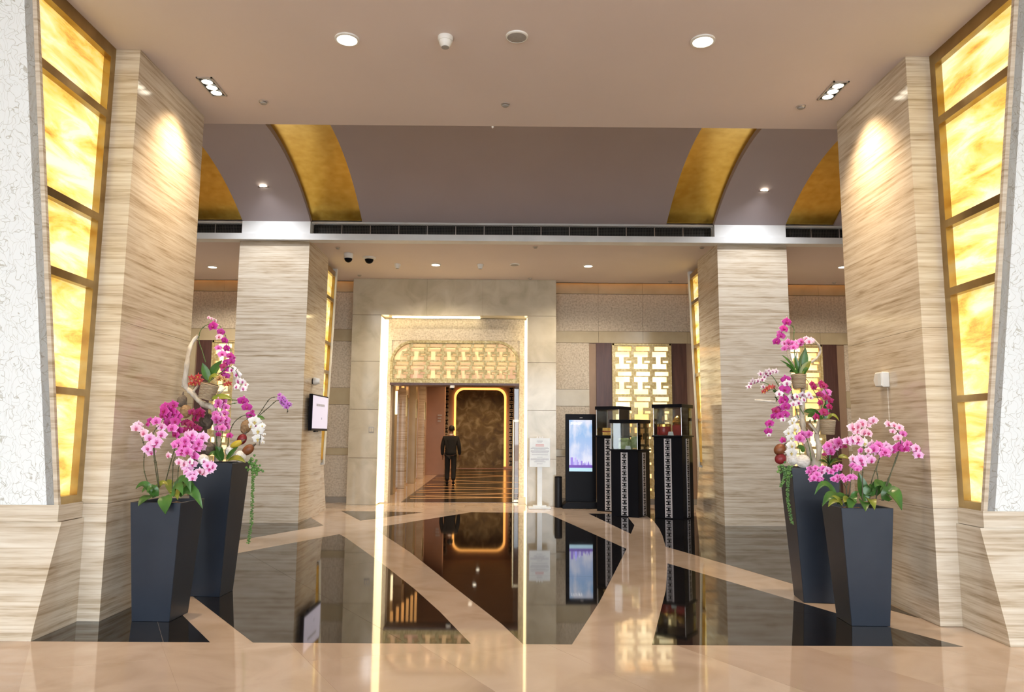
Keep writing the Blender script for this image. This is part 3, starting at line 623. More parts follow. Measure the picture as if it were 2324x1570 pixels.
for px, py, lb, kind in ((791, 575, 'white cylinder', 0), (838, 584, 'wide white rim', 1)):
    p = uZ(px, py, HL); t = thing('dome_camera', 'black dome security camera with %s mount above the left column' % lb, 'camera', p, group='dome cameras')
    if kind == 0: obj('mount', MB().lathe([(.085, 0), (.085, -.09), (.08, -.1)], 24, p), M['whitep'], t, smooth=True); z, r = -.1, .075
    else: obj('mount', MB().lathe([(.13, 0), (.125, -.025), (.09, -.04)], 24, p), M['whitep'], t, smooth=True); z, r = -.04, .085
    obj('dome', MB().lathe([(r*math.cos(a*.2618), z-r*math.sin(a*.2618)) for a in range(6)]+[(.004, z-r)], 24, p), M['black'], t, smooth=True)
p = uY(1026, 869, NB-.16); t = thing('dome_camera', 'small white security camera under the transom lattice', 'camera', (p.x, NB-.1, DZ-.05), group='dome cameras')
obj('mount', MB().lathe([(.055, 0), (.055, -.05), (.05, -.06)], 18, (p.x, NB-.1, DZ-.05)), M['whitep'], t, smooth=True); obj('dome', MB().lathe([(.045, -.06), (.035, -.085), (.01, -.1)], 18, (p.x, NB-.1, DZ-.05)), M['black'], t, smooth=True)

# ------------------------------------------------------------------ wall fittings
tv = thing('wall_screen', 'wall mounted landscape display with pale lavender screen on the left column', 'screen', (CXL, 13.33, 1.55))
obj('bracket', MB().box(CXL, CXL+.05, 13.0, 13.6, 1.7, 2.05), M['blackm'], tv)
obj('housing', MB().box(CXL+.05, CXL+.11, 12.78, 13.9, 1.55, 2.19), M['black'], tv, bevel=.004)
sc_ = obj('screen', MB().box(CXL+.11, CXL+.113, 12.81, 13.87, 1.59, 2.165), emitter('lavender_screen', (.60, .58, .72), .75), tv)
for k in range(9): obj('text_block', MB().box(CXL+.113, CXL+.1145, 13.05+.065*k, 13.05+.065*k+.045, 1.985, 2.03), M['inkg'], sc_)
obj('text_block', MB().box(CXL+.113, CXL+.1145, 13.42, 13.46, 1.75, 1.79), M['inkg'], sc_)
obj('receiver', MB().box(CXL+.06, CXL+.1, 13.1, 13.28, 1.525, 1.55), M['blackm'], tv)
p = uX(710, 865, CXL); t = thing('wall_horn', 'small white horn speaker on the left column above the screen', 'speaker', (CXL, p.y, p.z))
Mh = Matrix.Rotation(math.pi/2, 4, 'Y')
obj('back_plate', MB().lathe([(.055, 0), (.055, .02)], 16, (CXL, p.y, p.z), Mh), M['blackm'], t); obj('horn', MB().lathe([(.075, .02), (.07, .05), (.045, .13), (.04, .13)], 18, (CXL, p.y, p.z), Mh), M['whitep'], t, smooth=True)
p = uX(2010, 862, XR); t = thing('wall_sensor', 'white five sided sensor box on the right pillar', 'sensor', (XR, p.y, p.z))
obj('body', MB().prism([(p.y-.075, p.z+.07), (p.y+.06, p.z+.07), (p.y+.095, p.z+.0), (p.y+.06, p.z-.06), (p.y-.075, p.z-.07)], XR-.07, XR, 0), M['whitep'], t, bevel=.008)
obj('face', MB().prism([(p.y-.06, p.z+.055), (p.y+.0, p.z+.055), (p.y+.0, p.z-.055), (p.y-.06, p.z-.055)], XR-.074, XR-.069, 0), M['whitem'], t)
obj('cable_cover', MB().box(XR-.006, XR, p.y-.03, p.y+.03, p.z-.38, p.z-.075), M['trav'], t)
p = uY(843, 975, YP); t = thing('wall_switch', 'small grey switch plate on the portal marble', 'switch', p)
obj('plate', MB().box(p.x-.055, p.x+.055, YP-.012, YP, p.z-.06, p.z+.06), M['greyp'], t, bevel=.003)
for k in (-1, 1): obj('rocker', MB().box(p.x+.024*k-.018, p.x+.024*k+.018, YP-.018, YP-.012, p.z-.04, p.z+.04), M['portal'], t)

# ------------------------------------------------------------------ notice stand, bin, kiosk
NX, NY = .655, 15.35
t = thing('notice_stand', 'white notice stand with a printed board beside the doorway', 'sign', (NX, NY, 0))
obj('base_plate', MB().box(NX-.23, NX+.23, NY-.15, NY+.15, 0, .035), M['whitem'], t, bevel=.004); obj('base_step', MB().box(NX-.14, NX+.14, NY-.09, NY+.09, .035, .065), M['whitem'], t, bevel=.004)
obj('post', MB().box(NX-.05, NX+.05, NY-.02, NY+.02, .065, .88), M['whitem'], t)
bo = obj('board', MB().box(NX-.215, NX+.215, NY-.04, NY-.02, .84, 1.44), M['whitem'], t, bevel=.003)
for dx in (-.05, 0, .05): obj('clip', MB().lathe([(.018, -.01), (.018, .01)], 12, (NX+dx, NY-.03, 1.45), Matrix.Rotation(math.pi/2, 4, 'X')), M['whitep'], t)
LN = [(1.375, .06, 'g', .014), (1.345, .045, 'g', .008), (1.30, .085, 'r', .016), (1.275, .09, 'r', .016), (1.25, .17, 'g', .009), (1.222, .19, 'g', .012), (1.205, .12, 'g', .01), (1.175, .19, 'g', .012), (1.155, .19, 'g', .012), (1.135, .17, 'g', .012), (1.095, .165, 'g', .012), (1.045, .055, 'g', .012), (1.012, .19, 'g', .011), (.992, .19, 'g', .011), (.972, .09, 'g', .01), (.95, .12, 'g', .01), (.91, .06, 'g', .01)]
for z, hw, c, h in LN: obj('text_line', MB().box(NX-hw, NX+hw, NY-.0412, NY-.04, z-h/2, z+h/2), M['inkr' if c == 'r' else 'inkg'], bo)
BX, BY = 1.06, 15.62
t = thing('litter_bin', 'slim black cylindrical bin beside the digital kiosk', 'bin', (BX, BY, 0))
obj('body', MB().lathe([(.078, 0), (.08, .01), (.08, .6), (.076, .615)], 28, (BX, BY, 0)), M['blackm'], t, smooth=True); obj('lid', MB().lathe([(.08, .615), (.08, .632), (.06, .64), (.055, .62)], 28, (BX, BY, 0)), M['black'], t, smooth=True)
def text_mesh(s, size, m, parent, loc, rx=math.pi/2, align='CENTER', ex=.001):
    cu = bpy.data.curves.new('lettering', 'FONT'); cu.body = s; cu.size = size; cu.align_x = align; cu.extrude = ex
    o = bpy.data.objects.new('lettering_tmp', cu); me = bpy.data.meshes.new_from_object(o); bpy.data.objects.remove(o)
    me.name = 'lettering'; return link('lettering', me, m, parent, M=Matrix.Translation(loc) @ Matrix.Rotation(rx, 4, 'X'))
KX0, KX1, KY = 1.205, 1.845, 15.55
t = thing('digital_kiosk', 'black upright digital kiosk showing a city skyline under blue sky', 'kiosk', ((KX0+KX1)/2, KY, 0))
obj('housing', MB().box(KX0, KX1, KY-.04, KY+.05, .12, 1.945), M['black'], t, bevel=.006)
obj('base', MB().prism([(KX0-.08, 0), (KX1+.02, 0), (KX1+.02, .05), (KX1, .13), (KX0, .13), (KX0-.08, .05)], KY-.24, KY+.2, 1), M['black'], t, bevel=.006)
def screen_mat():
    m = bpy.data.materials.new('skyline_sky_screen'); m.use_nodes = True; nt = m.node_tree; b = nt.nodes['Principled BSDF']
    g = _n(nt, 'ShaderNodeTexCoord').outputs['Generated']; sx = _n(nt, 'ShaderNodeSeparateXYZ'); nt.links.new(g, sx.inputs[0])
    nz = _n(nt, 'ShaderNodeTexNoise'); nz.inputs['Scale'].default_value = 2.6; nz.inputs['Detail'].default_value = 4; nt.links.new(g, nz.inputs['Vector'])
    r1 = _n(nt, 'ShaderNodeValToRGB'); e = r1.color_ramp.elements; e[0].color = (.62, .66, .93, 1); e[1].color = (.22, .5, .85, 1); e[0].position = .1
    nt.links.new(sx.outputs[2], r1.inputs[0])
    mx = _n(nt, 'ShaderNodeMixRGB'); r2 = _n(nt, 'ShaderNodeValToRGB'); r2.color_ramp.elements[0].position = .42; r2.color_ramp.elements[1].position = .62
    nt.links.new(nz.outputs[0], r2.inputs[0]); nt.links.new(r2.outputs[0], mx.inputs[0]); nt.links.new(r1.outputs[0], mx.inputs[1]); mx.inputs[2].default_value = (.82, .84, .98, 1)
    nt.links.new(mx.outputs[0], b.inputs['Emission Color']); b.inputs['Emission Strength'].default_value = .95; b.inputs['Base Color'].default_value = (.02, .02, .02, 1); return m
S0, S1, SZ0, SZ1 = KX0+.075, KX1-.08, .75, 1.82
scn = obj('screen', MB().box(S0, S1, KY-.043, KY-.04, SZ0, SZ1), screen_mat(), t)
PU = [emitter('skyline_violet', (.22, .16, .55), .7), emitter('skyline_indigo', (.12, .05, .36), .6), emitter('skyline_lilac', (.42, .38, .78), .7)]
obj('water', MB().box(S0, S1, KY-.0445, KY-.043, SZ0, SZ0+.085), emitter('screen_water', (.38, .6, .72), .7), scn)
obj('shoreline', MB().box(S0, S1, KY-.0455, KY-.044, SZ0+.075, SZ0+.13), PU[1], scn)
W = S1-S0
for k, (a, b, h) in enumerate(((.06, .17, .29), (.19, .22, .2), (.22, .31, .28), (.33, .37, .24), (.38, .41, .2), (.42, .47, .25), (.5, .58, .22), (.6, .63, .17), (.27, .3, .31))):
    obj('tower', MB().box(S0+a*W, S0+b*W, KY-.045, KY-.043, SZ0+.1, SZ0+h), PU[k % 3 if k % 3 != 1 else 0], scn)
for k, (x, h) in enumerate(((.66, .2), (.74, .23), (.82, .22), (.9, .19))):
    obj('sail_roof', MB().prism([(S0+(x-.06)*W, SZ0+.1), (S0+(x+.07)*W, SZ0+.1), (S0+(x+.03)*W, SZ0+h)], KY-.0452, KY-.043, 1), PU[2 if k % 2 else 0], scn)
text_mesh('SYDNEY', .065, emitter('screen_white', (.95, .97, 1), 1), scn, Vector((S0+.03, KY-.044, SZ1-.095)), align='LEFT')
obj('sensor', MB().box(KX0+.3, KX0+.36, KY-.042, KY-.04, 1.86, 1.875), M['greyp'], t)

# ------------------------------------------------------------------ display cases on black plinths
TH = math.radians(34)
def rotbox(cx, cy, s, z0, z1, mb=None, c=0):
    mb = mb or MB(); h = s/2
    pts = []
    for a, b in ((-h, -h), (h, -h), (h, h), (-h, h)): pts.append((cx+a*math.cos(TH)+b*math.sin(TH), cy-a*math.sin(TH)+b*math.cos(TH)))
    return mb.prism(pts, z0, z1, 2)
def loc_case(cx, cy, a, b):   # case-local to world
    return cx+a*math.cos(TH)+b*math.sin(TH), cy-a*math.sin(TH)+b*math.cos(TH)
def case(px, base_y, wpx, ztop, gh, label, pid):
    """near corner of the plinth stands at pixel column px; plan is a square turned so two faces show"""
    p = uZ(px, base_y); s = wpx
    # near corner = local (+h, -h)
    h = s/2; ox, oy = h*math.cos(TH)-h*math.sin(TH), -h*math.sin(TH)-h*math.cos(TH)
    cx, cy = p.x-ox, p.y-oy
    t = thing('display_case', label, 'display case', (cx, cy, 0), group='display cases by the lattice screen')
    obj('plinth', rotbox(cx, cy, s-.02, 0, ztop-.03), M['black'], t, bevel=.003); obj('plinth_cap', rotbox(cx, cy, s+.03, ztop-.03, ztop), M['black'], t, bevel=.003)
    lid = obj('lid', rotbox(cx, cy, s+.02, ztop+gh-.01, ztop+gh+.055), M['black'], t, bevel=.003)
    g = s/2-.015
    for q in range(4):
        mb = MB(); A = [(-g, -g), (g, -g), (g, g), (-g, g)]; a, b = A[q], A[(q+1) % 4]; n = Vector((b[0]-a[0], b[1]-a[1])).normalized()*.003
        w4 = [(a[0]-n.y, a[1]+n.x), (b[0]-n.y, b[1]+n.x), (b[0]+n.y, b[1]-n.x), (a[0]+n.y, a[1]-n.x)]
        obj('glass_pane', mb.prism([loc_case(cx, cy, *k) for k in w4], ztop, ztop+gh), M['glass'], t)
        obj('glass_edge', MB().tube([(*loc_case(cx, cy, *a), ztop), (*loc_case(cx, cy, *a), ztop+gh)], .0035, 6), M['steel'], t)
    # patterned strips on the two faces in view
    for face in (0, 1):
        sw, unit = .14, .104; z0, z1 = .02, ztop-.06; n = int((z1-z0)/unit); unit = (z1-z0)/n
        R4 = Matrix.Translation((cx, cy, 0)) @ Matrix.Rotation(-TH+(math.pi/2 if face else 0), 4, 'Z')
        mb = MB().box(-sw/2, sw/2, -s/2+.0095-.006, -s/2+.0095, z0, z1); mb.v = [(R4 @ Vector(v))[:] for v in mb.v]
        st = obj('pattern_strip', mb, STRIP, t); st['label'] = 'pale metal strip with black cut-outs'
        for i in range(n): link('cutout', CUT, None, st, M=R4 @ Matrix.Translation((-sw/2, -s/2+.0035, z0+i*unit)) @ Matrix.Diagonal((1, 1, unit/.104, 1)))
    spot(t, (cx, cy, ztop+gh-.01), (cx, cy, ztop), 7, 120, (1, .85, .6), .03)
    return cx, cy
STRIP = mat('pale_nickel', (.58, .56, .58), 20, rough=.35, metal=.5)
mb = MB(); sw, h_ = .14, .104
for a, b, c, d in ((.28, .8, .84, .97), (.17, .83, .52, .7), (.17, .83, .06, .24), (.4, .64, .24, .52), (.72, .84, .34, .42)): mb.box(a*sw, b*sw, -.002, 0, c*h_, d*h_)
CUT = mb.mesh('cutout'); CUT.materials.append(M['black'])
ca = case(1408, 1163, .53, 1.50, .53, 'left display case on a tall black plinth, half hidden by the short one', 0)
cb = case(1450, 1175, .57, 1.245, .50, 'short middle display case holding pale green tins', 1)
cc_ = case(1552, 1180, .57, 1.51, .52, 'right display case on a tall black plinth with red and gold boxes', 2)
def hexbox(x, y, z, r, h, m, m2, label, rot=0, tilt=0):
    t = thing('gift_box', label, 'box', (x, y, z)); R3 = Matrix.Translation((x, y, z)) @ Matrix.Rotation(tilt, 4, 'X') @ Matrix.Rotation(rot, 4, 'Z')
    def L(prof, n=8): 
        mb = MB().lathe(prof, n); mb.v = [(R3 @ Vector(v))[:] for v in mb.v]; return mb
    obj('tin', L([(r*.9, 0), (r, .02), (r, h*.7), (r*.97, h*.75)], 18), m, t, smooth=True); obj('lid', L([(r*1.04, h*.74), (r*1.04, h*.92), (r*.7, h)], 18), m2, t, smooth=True)
    return t
x, y = cc_; xa, ya = loc_case(x, y, -.13, -.12); hexbox(xa, ya, 1.51, .13, .22, M['red'], M['goldp'], 'round red gift tin with gold trim in the right display case')
xa, ya = loc_case(x, y, .12, .05); t = thing('gift_box', 'tall red box crowned with gold foil in the right display case', 'box', (xa, ya, 1.51))
obj('carton', rotbox(xa, ya, .22, 1.51, 1.70), M['red'], t, bevel=.005); obj('foil_crown', MB().blob((xa, ya, 1.78), .14, .13, .11, noise=.14), M['goldp'], t)
xa, ya = loc_case(x, y, .04, -.21); t = obj('price_card', MB().prism([(xa-.055, 1.51), (xa+.055, 1.51), (xa+.04, 1.58), (xa-.04, 1.58)], ya, ya+.012, 1), M['whitem']); setp(t, 'white card in front of the red boxes in the right case', 'card')
x, y = cb; xa, ya = loc_case(x, y, .13, .02); hexbox(xa, ya, 1.27, .115, .22, M['green'], M['green'], 'round pale green tin in the short display case', 0, 0)
xa, ya = loc_case(x, y, -.05, -.1); t = thing('gift_box', 'square pale green box with pull-out lid in the short display case', 'box', (xa, ya, 1.245))
obj('carton', rotbox(xa, ya, .2, 1.245, 1.385), M['green'], t, bevel=.004); obj('lid', rotbox(xa+.02, ya+.02, .15, 1.385, 1.43), M['green'], t, bevel=.004)
xa, ya = loc_case(x, y, .05, -.21); t = obj('price_card', MB().prism([(xa-.055, 1.245), (xa+.055, 1.245), (xa+.04, 1.31), (xa-.04, 1.31)], ya, ya+.012, 1), M['whitem']); setp(t, 'white card in front of the green tins in the short case', 'card')
xa, ya = loc_case(x, y, -.18, .12); t = thing('gift_box', 'dark green round tin at the back of the short display case', 'box', (xa, ya, 1.245))
obj('tin', MB().lathe([(.085, 0), (.09, .01), (.09, .17), (.08, .18)], 18, (xa, ya, 1.245)), mat('dark_green_tin', (.05, .06, .03), 10, rough=.4), t, smooth=True); obj('lid', MB().lathe([(.092, .17), (.092, .2), (.08, .21)], 18, (xa, ya, 1.245)), M['green'], t, smooth=True)
x, y = ca; xa, ya = loc_case(x, y, -.1, .0); t = thing('gift_box', 'gold wrapped box in the left display case', 'box', (xa, ya, 1.5))
obj('carton', rotbox(xa, ya, .2, 1.5, 1.66), M['goldp'], t, bevel=.006); obj('ribbon', rotbox(xa, ya, .205, 1.57, 1.59), M['red'], t)
xa, ya = loc_case(x, y, .14, .06); t = thing('gift_box', 'red box topped with a white blossom in the left display case', 'box', (xa, ya, 1.5)); obj('carton', rotbox(xa, ya, .16, 1.5, 1.72), M['red'], t, bevel=.005); obj('blossom', MB().blob((xa, ya, 1.75), .07, .06, .04, noise=.1), M['shirt'], t)

# ------------------------------------------------------------------ person walking away in the corridor
def skin_obj(name, nodes, edges, m, parent, sub=2, root=0):
    me = bpy.data.meshes.new(name); base = POS[parent.name]
    me.from_pydata([n[0] for n in nodes], edges, []); me.materials.append(m)
    o = bpy.data.objects.new(name, me); COL.objects.link(o); o.parent = parent; POS[o.name] = base
    md = o.modifiers.new('skin', 'SKIN'); md.use_smooth_shade = True
    for i, n in enumerate(nodes):
        r = n[1]; me.skin_vertices[0].data[i].radius = (r, r) if not hasattr(r, '__len__') else r
        me.skin_vertices[0].data[i].use_root = (i == root)
    sd = o.modifiers.new('sub', 'SUBSURF'); sd.levels = sd.render_levels = sub
    return o
pp = uZ(1018, 1099)
per = thing('person', 'person in a black suit walking away down the corridor', 'person', (pp.x+.05, pp.y, 0))
# body: pelvis, spine, neck, head; arms; legs (local metres, facing +Y)
B = [((0, 0, .95), .13), ((0, 0, 1.15), .125), ((0, .01, 1.36), .13), ((0, .02, 1.47), .065), ((.005, .035, 1.55), .055), ((.015, .055, 1.64), .083), ((.018, .065, 1.72), .06),
     ((-.19, .0, 1.40), .06), ((-.25, -.01, 1.13), .045), ((-.25, .05, .89), .034), ((-.25, .07, .83), .03),
     ((.19, .0, 1.40), .06), ((.25, -.02, 1.13), .045), ((.265, .06, .89), .032), ((.265, .08, .82), .03),
     ((-.09, .0, .9), .09), ((-.10, .06, .5), .062), ((-.10, -.02, .1), .042), ((-.10, .1, .04), .035),
     ((.09, .0, .9), .09), ((.095, .0, .5), .062), ((.10, -.12, .12), .042), ((.10, -.02, .06), .035)]
E_ = [(0, 1), (1, 2), (2, 3), (3, 4), (4, 5), (5, 6), (2, 7), (7, 8), (8, 9), (9, 10), (2, 11), (11, 12), (12, 13), (13, 14), (0, 15), (15, 16), (16, 17), (17, 18), (0, 19), (19, 20), (20, 21), (21, 22)]
for hi, sx in ((10, -1), (14, 1)):
    hx, hy, hz = B[hi][0]
    for k, (dy, ln) in enumerate(((-.03, .06), (-.01, .075), (.012, .07), (.03, .055))):
        n = len(B); B += [((hx, hy+dy, hz-.03), .009), ((hx+sx*.004, hy+dy*1.1, hz-.03-ln*.6), .0085), ((hx-sx*.012, hy+dy*1.1+.004, hz-.03-ln), .008)]; E_ += [(hi, n), (n, n+1), (n+1, n+2)]
    n = len(B); B += [((hx-sx*.012, hy+.035, hz-.0), .010), ((hx-sx*.016, hy+.052, hz-.045), .009)]; E_ += [(hi, n), (n, n+1)]
skin_obj('body', B, E_, M['skin'], per, 1)
skin_obj('jacket', [((0, 0, .84), (.20, .15)), ((0, 0, 1.0), (.19, .14)), ((0, -.005, 1.18), (.18, .135)), ((0, 0, 1.37), (.185, .13)), ((0, .01, 1.44), (.10, .09)),
    ((-.20, .0, 1.40), .075), ((-.255, -.01, 1.13), .066), ((-.255, .05, .87), .05), ((.20, .0, 1.40), .075), ((.255, -.02, 1.13), .066), ((.27, .06, .88), .05)],
    [(0, 1), (1, 2), (2, 3), (3, 4), (3, 5), (5, 6), (6, 7), (3, 8), (8, 9), (9, 10)], M['suit'], per, 2, 2)
skin_obj('trousers', [((0, 0, .96), .15), ((-.095, .0, .86), .10), ((-.10, .06, .5), .085), ((-.10, -.02, .09), .07), ((.095, .0, .86), .10), ((.097, .0, .5), .085), ((.10, -.12, .11), .07)],
    [(0, 1), (1, 2), (2, 3), (0, 4), (4, 5), (5, 6)], M['suit'], per, 2)
px_, py_ = POS[per.name].x, POS[per.name].y
for sx, yy, zz in ((-.10, .03, 0), (.10, -.09, .0)): obj('shoe', MB().blob((px_+sx, py_+yy, zz+.05), .05, .14, .05), M['black'], per, smooth=True)
obj('shirt_collar', MB().lathe([(.074, 1.475), (.07, 1.52), (.064, 1.52), (.066, 1.475)], 18, (px_, py_+.022, 0)), M['shirt'], per, smooth=True)
hm = MB().blob((px_+.015, py_+.030, 1.685), .092, .090, .098, nu=16, nv=10); hm.v = [v for v in hm.v]
obj('hair', hm, M['hair'], per, smooth=True)
for sx in (-1, 1): obj('ear', MB().blob((px_+.012+sx*.094, py_+.07, 1.63), .012, .022, .034), M['skin'], per, smooth=True)
obj('nose', MB().blob((px_+.016, py_+.145, 1.63), .014, .018, .022), M['skin'], per, smooth=True)

# ------------------------------------------------------------------ planters
def planter(cx, cy, b, tcx, tcy, tw, h, label, rz=0):
    t = thing('planter', label, 'planter', (cx, cy, 0), group='tapered black planters')
    def ring(x, y, s, z): return [(x+a*s*math.cos(rz)-c*s*math.sin(rz), y+a*s*math.sin(rz)+c*s*math.cos(rz), z) for a, c in ((-1, -1), (1, -1), (1, 1), (-1, 1))]
    mb = MB(); rings = [ring(cx, cy, b, 0), ring(tcx, tcy, tw, h), ring(tcx, tcy, tw-.018, h), ring(tcx, tcy, tw-.03, h-.06)]
    for r in rings: mb.v += r
    mb.f.append((3, 2, 1, 0))
    for i in range(3):
        for k in range(4): l = (k+1) % 4; mb.f.append((4*i+k, 4*i+l, 4*i+4+l, 4*i+4+k))
    mb.f.append((12, 13, 14, 15))
    obj('shell', mb, M['planter'], t, bevel=.003)
    sb = MB()
    for i in range(26):
        q = tw-.05; x, y = random.uniform(-q, q), random.uniform(-q, q); sb.blob((tcx+x, tcy+y, h-.045), .04, .035, .025, nu=6, nv=4, noise=.2)
    setp(obj('potting_bark', sb, M['moss'], t), kind='stuff')
    return t
planter(-2.84, 6.225, .155, -2.825, 6.21, .208, .94, 'short tapered black planter of pink orchids by the left pillar', -.05)
planter(-2.785, 7.12, .145, -2.765, 7.12, .205, 1.22, 'tall tapered black planter with driftwood and orchids by the left pillar', -.05)
planter(2.92, 6.21, .152, 2.905, 6.195, .208, .935, 'short tapered black planter of pink orchids by the right pillar', -.04)
planter(2.88, 7.02, .160, 2.87, 7.05, .22, 1.215, 'tall tapered black planter with driftwood and orchids by the right pillar', -.1)

# ------------------------------------------------------------------ orchids
def petal_mat(name, c0, c1, c2, p1=.45, p2=.9):
    m = bpy.data.materials.new(name); m.use_nodes = True; nt = m.node_tree; b = nt.nodes['Principled BSDF']
    a = _n(nt, 'ShaderNodeAttribute'); a.attribute_name = 'pt'; nz = _n(nt, 'ShaderNodeTexNoise'); nz.inputs['Scale'].default_value = 60; mm = _n(nt, 'ShaderNodeMath', operation='MULTIPLY_ADD'); mm.inputs[1].default_value = .22
    nt.links.new(nz.outputs[0], mm.inputs[0]); sb = _n(nt, 'ShaderNodeMath', operation='SUBTRACT'); nt.links.new(a.outputs['Fac'], sb.inputs[0]); sb.inputs[1].default_value = .11; nt.links.new(sb.outputs[0], mm.inputs[2])
    cr = _n(nt, 'ShaderNodeValToRGB'); e = cr.color_ramp.elements; e.new(.5); e.new(.6)
    for i, (p, c) in enumerate(((.05, c0), (p1, c1), (p2-.06, c1), (p2+.04, c2))): e[i].position = p; e[i].color = rgba(c)
    nt.links.new(mm.outputs[0], cr.inputs[0]); nt.links.new(cr.outputs[0], b.inputs['Base Color']); b.inputs['Roughness'].default_value = .55
    b.inputs['Subsurface Weight'].default_value = 0; return m
def flower_mesh(name, m, spec, cup=.12):
    V, Fc, A = [], [], []
    nu, nv = 6, 4
    for ang, L, Wd, zoff in spec:
        b0 = len(V); ca, sa = math.cos(ang), math.sin(ang)
        for i in range(nu+1):
            t = i/nu; wdt = Wd*math.sin(math.pi*min(1, .08+.92*t)**.85) if i < nu else Wd*.12
            for j in range(nv+1):
                s = -1+2*j/nv; x = L*(.06+.94*t)-(abs(s)**2)*L*.07*t; y = s*wdt*.5
                z = zoff-cup*(x*x)+.09*L*math.sin(t*3)-.12*(s*s)*Wd*.5
                V.append((x*ca-y*sa, x*sa+y*ca, z)); A.append(max(t, abs(s)*.93 if t > .3 else t))
        for i in range(nu):
            for j in range(nv): a = b0+i*(nv+1)+j; Fc.append((a, a+1, a+nv+2, a+nv+1))
    me = bpy.data.meshes.new(name); me.from_pydata(V, [], Fc); me.update()
    ca_ = me.color_attributes.new('pt', 'FLOAT_COLOR', 'POINT')
    for i, q in enumerate(A): ca_.data[i].color = (q, q, q, 1)
    me.polygons.foreach_set('use_smooth', [True]*len(me.polygons)); me.materials.append(m); return me
rd = math.radians
PHAL = [(rd(90), .95, .62, -.03), (rd(218), .95, .6, -.03), (rd(322), .95, .6, -.03), (rd(8), 1.0, 1.12, .02), (rd(172), 1.0, 1.12, .02)]
DEND = [(rd(90), .95, .42, -.03), (rd(218), .95, .42, -.03), (rd(322), .95, .42, -.03), (rd(15), 1.0, .58, .02), (rd(165), 1.0, .58, .02)]
def lip_mesh(name, m):
    mb = MB().blob((0, -.1, .12), .12, .1, .14, nu=7, nv=5); mb.blob((0, -.3, .12), .15, .17, .05, nu=7, nv=5); mb.blob((-.16, -.12, .14), .05, .12, .1, nu=6, nv=4); mb.blob((.16, -.12, .14), .05, .12, .1, nu=6, nv=4)
    me = mb.mesh(name, None, True); me.materials.append(m); return me
def simple(n, c): return mat(n, [(.3, [x*.85 for x in c]), (.7, c)], 40, rough=.5, coords='obj')
TY = {}
for k, c0, c1, c2, p1, p2, lc, sp in (
    ('light', (.62, .16, .42), (.80, .42, .70), (.88, .62, .82), .35, .8, (.55, .03, .22), PHAL), ('blush', (.68, .2, .4), (.84, .50, .66), (.93, .78, .84), .35, .8, (.62, .1, .2), PHAL),
    ('pink', (.55, .04, .32), (.72, .16, .52), (.82, .4, .70), .4, .82, (.5, .02, .2), PHAL), ('magenta', (.38, .008, .16), (.46, .02, .25), (.56, .07, .36), .4, .8, (.35, .005, .08), PHAL),
    ('edged', (.42, .01, .2), (.44, .015, .27), (.86, .66, .82), .4, .93, (.4, .005, .15), PHAL), ('crimson', (.32, .005, .09), (.36, .008, .12), (.74, .4, .5), .4, .95, (.4, .02, .05), PHAL),
    ('white', (.80, .80, .66), (.86, .86, .84), (.88, .88, .88), .3, .85, (.75, .6, .2), PHAL), ('whitepink', (.55, .1, .33), (.85, .78, .83), (.88, .86, .87), .3, .85, (.5, .03, .25), PHAL),
    ('purple', (.42, .1, .42), (.48, .14, .55), (.68, .4, .74), .4, .85, (.3, .02, .3), DEND), ('speckle', (.42, .06, .25), (.80, .68, .74), (.86, .82, .84), .3, .85, (.36, .02, .16), DEND), ('red', (.36, .012, .02), (.42, .03, .035), (.62, .2, .14), .4, .88, (.7, .4, .08), DEND), ('amber', (.5, .2, .04), (.62, .36, .12), (.72, .5, .25), .4, .85, (.3, .05, .02), DEND)):
    TY[k] = (flower_mesh('flower_'+k, petal_mat('petal_'+k, c0, c1, c2, p1, p2), sp), lip_mesh('lip_'+k, simple('lip_colour_'+k, lc)))
def flower(plant, p, ty, s, face=None):
    d = face or Vector((random.uniform(-.55, .55), -1, random.uniform(-.35, .25)))
    q = d.normalized().to_track_quat('Z', 'Y').to_matrix().to_4x4() @ Matrix.Rotation(random.uniform(-.25, .25), 4, 'Z')
    Mx = Matrix.Translation(p) @ q @ Matrix.Diagonal((s, s, s*random.uniform(.8, 1.3), 1))
    o = link('flower', TY[ty][0], None, plant, M=Mx)
    l = bpy.data.objects.new('lip', TY[ty][1]); COL.objects.link(l); l.parent = o
    return o
def leafm(plant, a, b, w_, bend, m, n=8, name='leaf', nrm=None):
    a, b = Vector(a), Vector(b); mb = MB(); upv = Vector((0, 0, 1)); L = (b-a).length
    pts = [a+(b-a)*t+upv*(4*bend*t*(1-t)) for t in [i/n for i in range(n+1)]]
    for i, p in enumerate(pts):
        t = i/n; tg = (pts[min(i+1, n)]-pts[max(i-1, 0)]).normalized(); fv = Vector((0, -.75, .66)) if nrm is None else nrm
        sd = tg.cross(fv); sd = sd.normalized() if sd.length > .05 else Vector((1, 0, 0)); nn = sd.cross(tg).normalized()
        wd = w_*.5*(math.sin(math.pi*(.1+.9*t)**.9)*.95+.06 if i < n else .03)
        for s in (-1, -.5, 0, .5, 1): mb.v.append(tuple(p+sd*wd*s+nn*(abs(s)*wd*.28)))
    for i in range(n):
        for j in range(4): k = i*5+j; mb.f.append((k, k+1, k+6, k+5))
    k0 = len(mb.v); off = Vector((0, .0025, -.0025)); mb.v += [tuple(Vector(v)+off) for v in mb.v]      # underside gives the blade its thickness
    mb.f += [tuple(k0+i for i in reversed(f)) for f in mb.f[:]]
    mb.f += [(i*5, i*5+5, k0+i*5+5, k0+i*5) for i in range(n)]+[(i*5+4, k0+i*5+4, k0+i*5+9, i*5+9) for i in range(n)]
    return obj(name, mb, m, plant, smooth=True)
def T(o, s): return lambda x, y: (o[0]+x/s, o[1]+y/s)
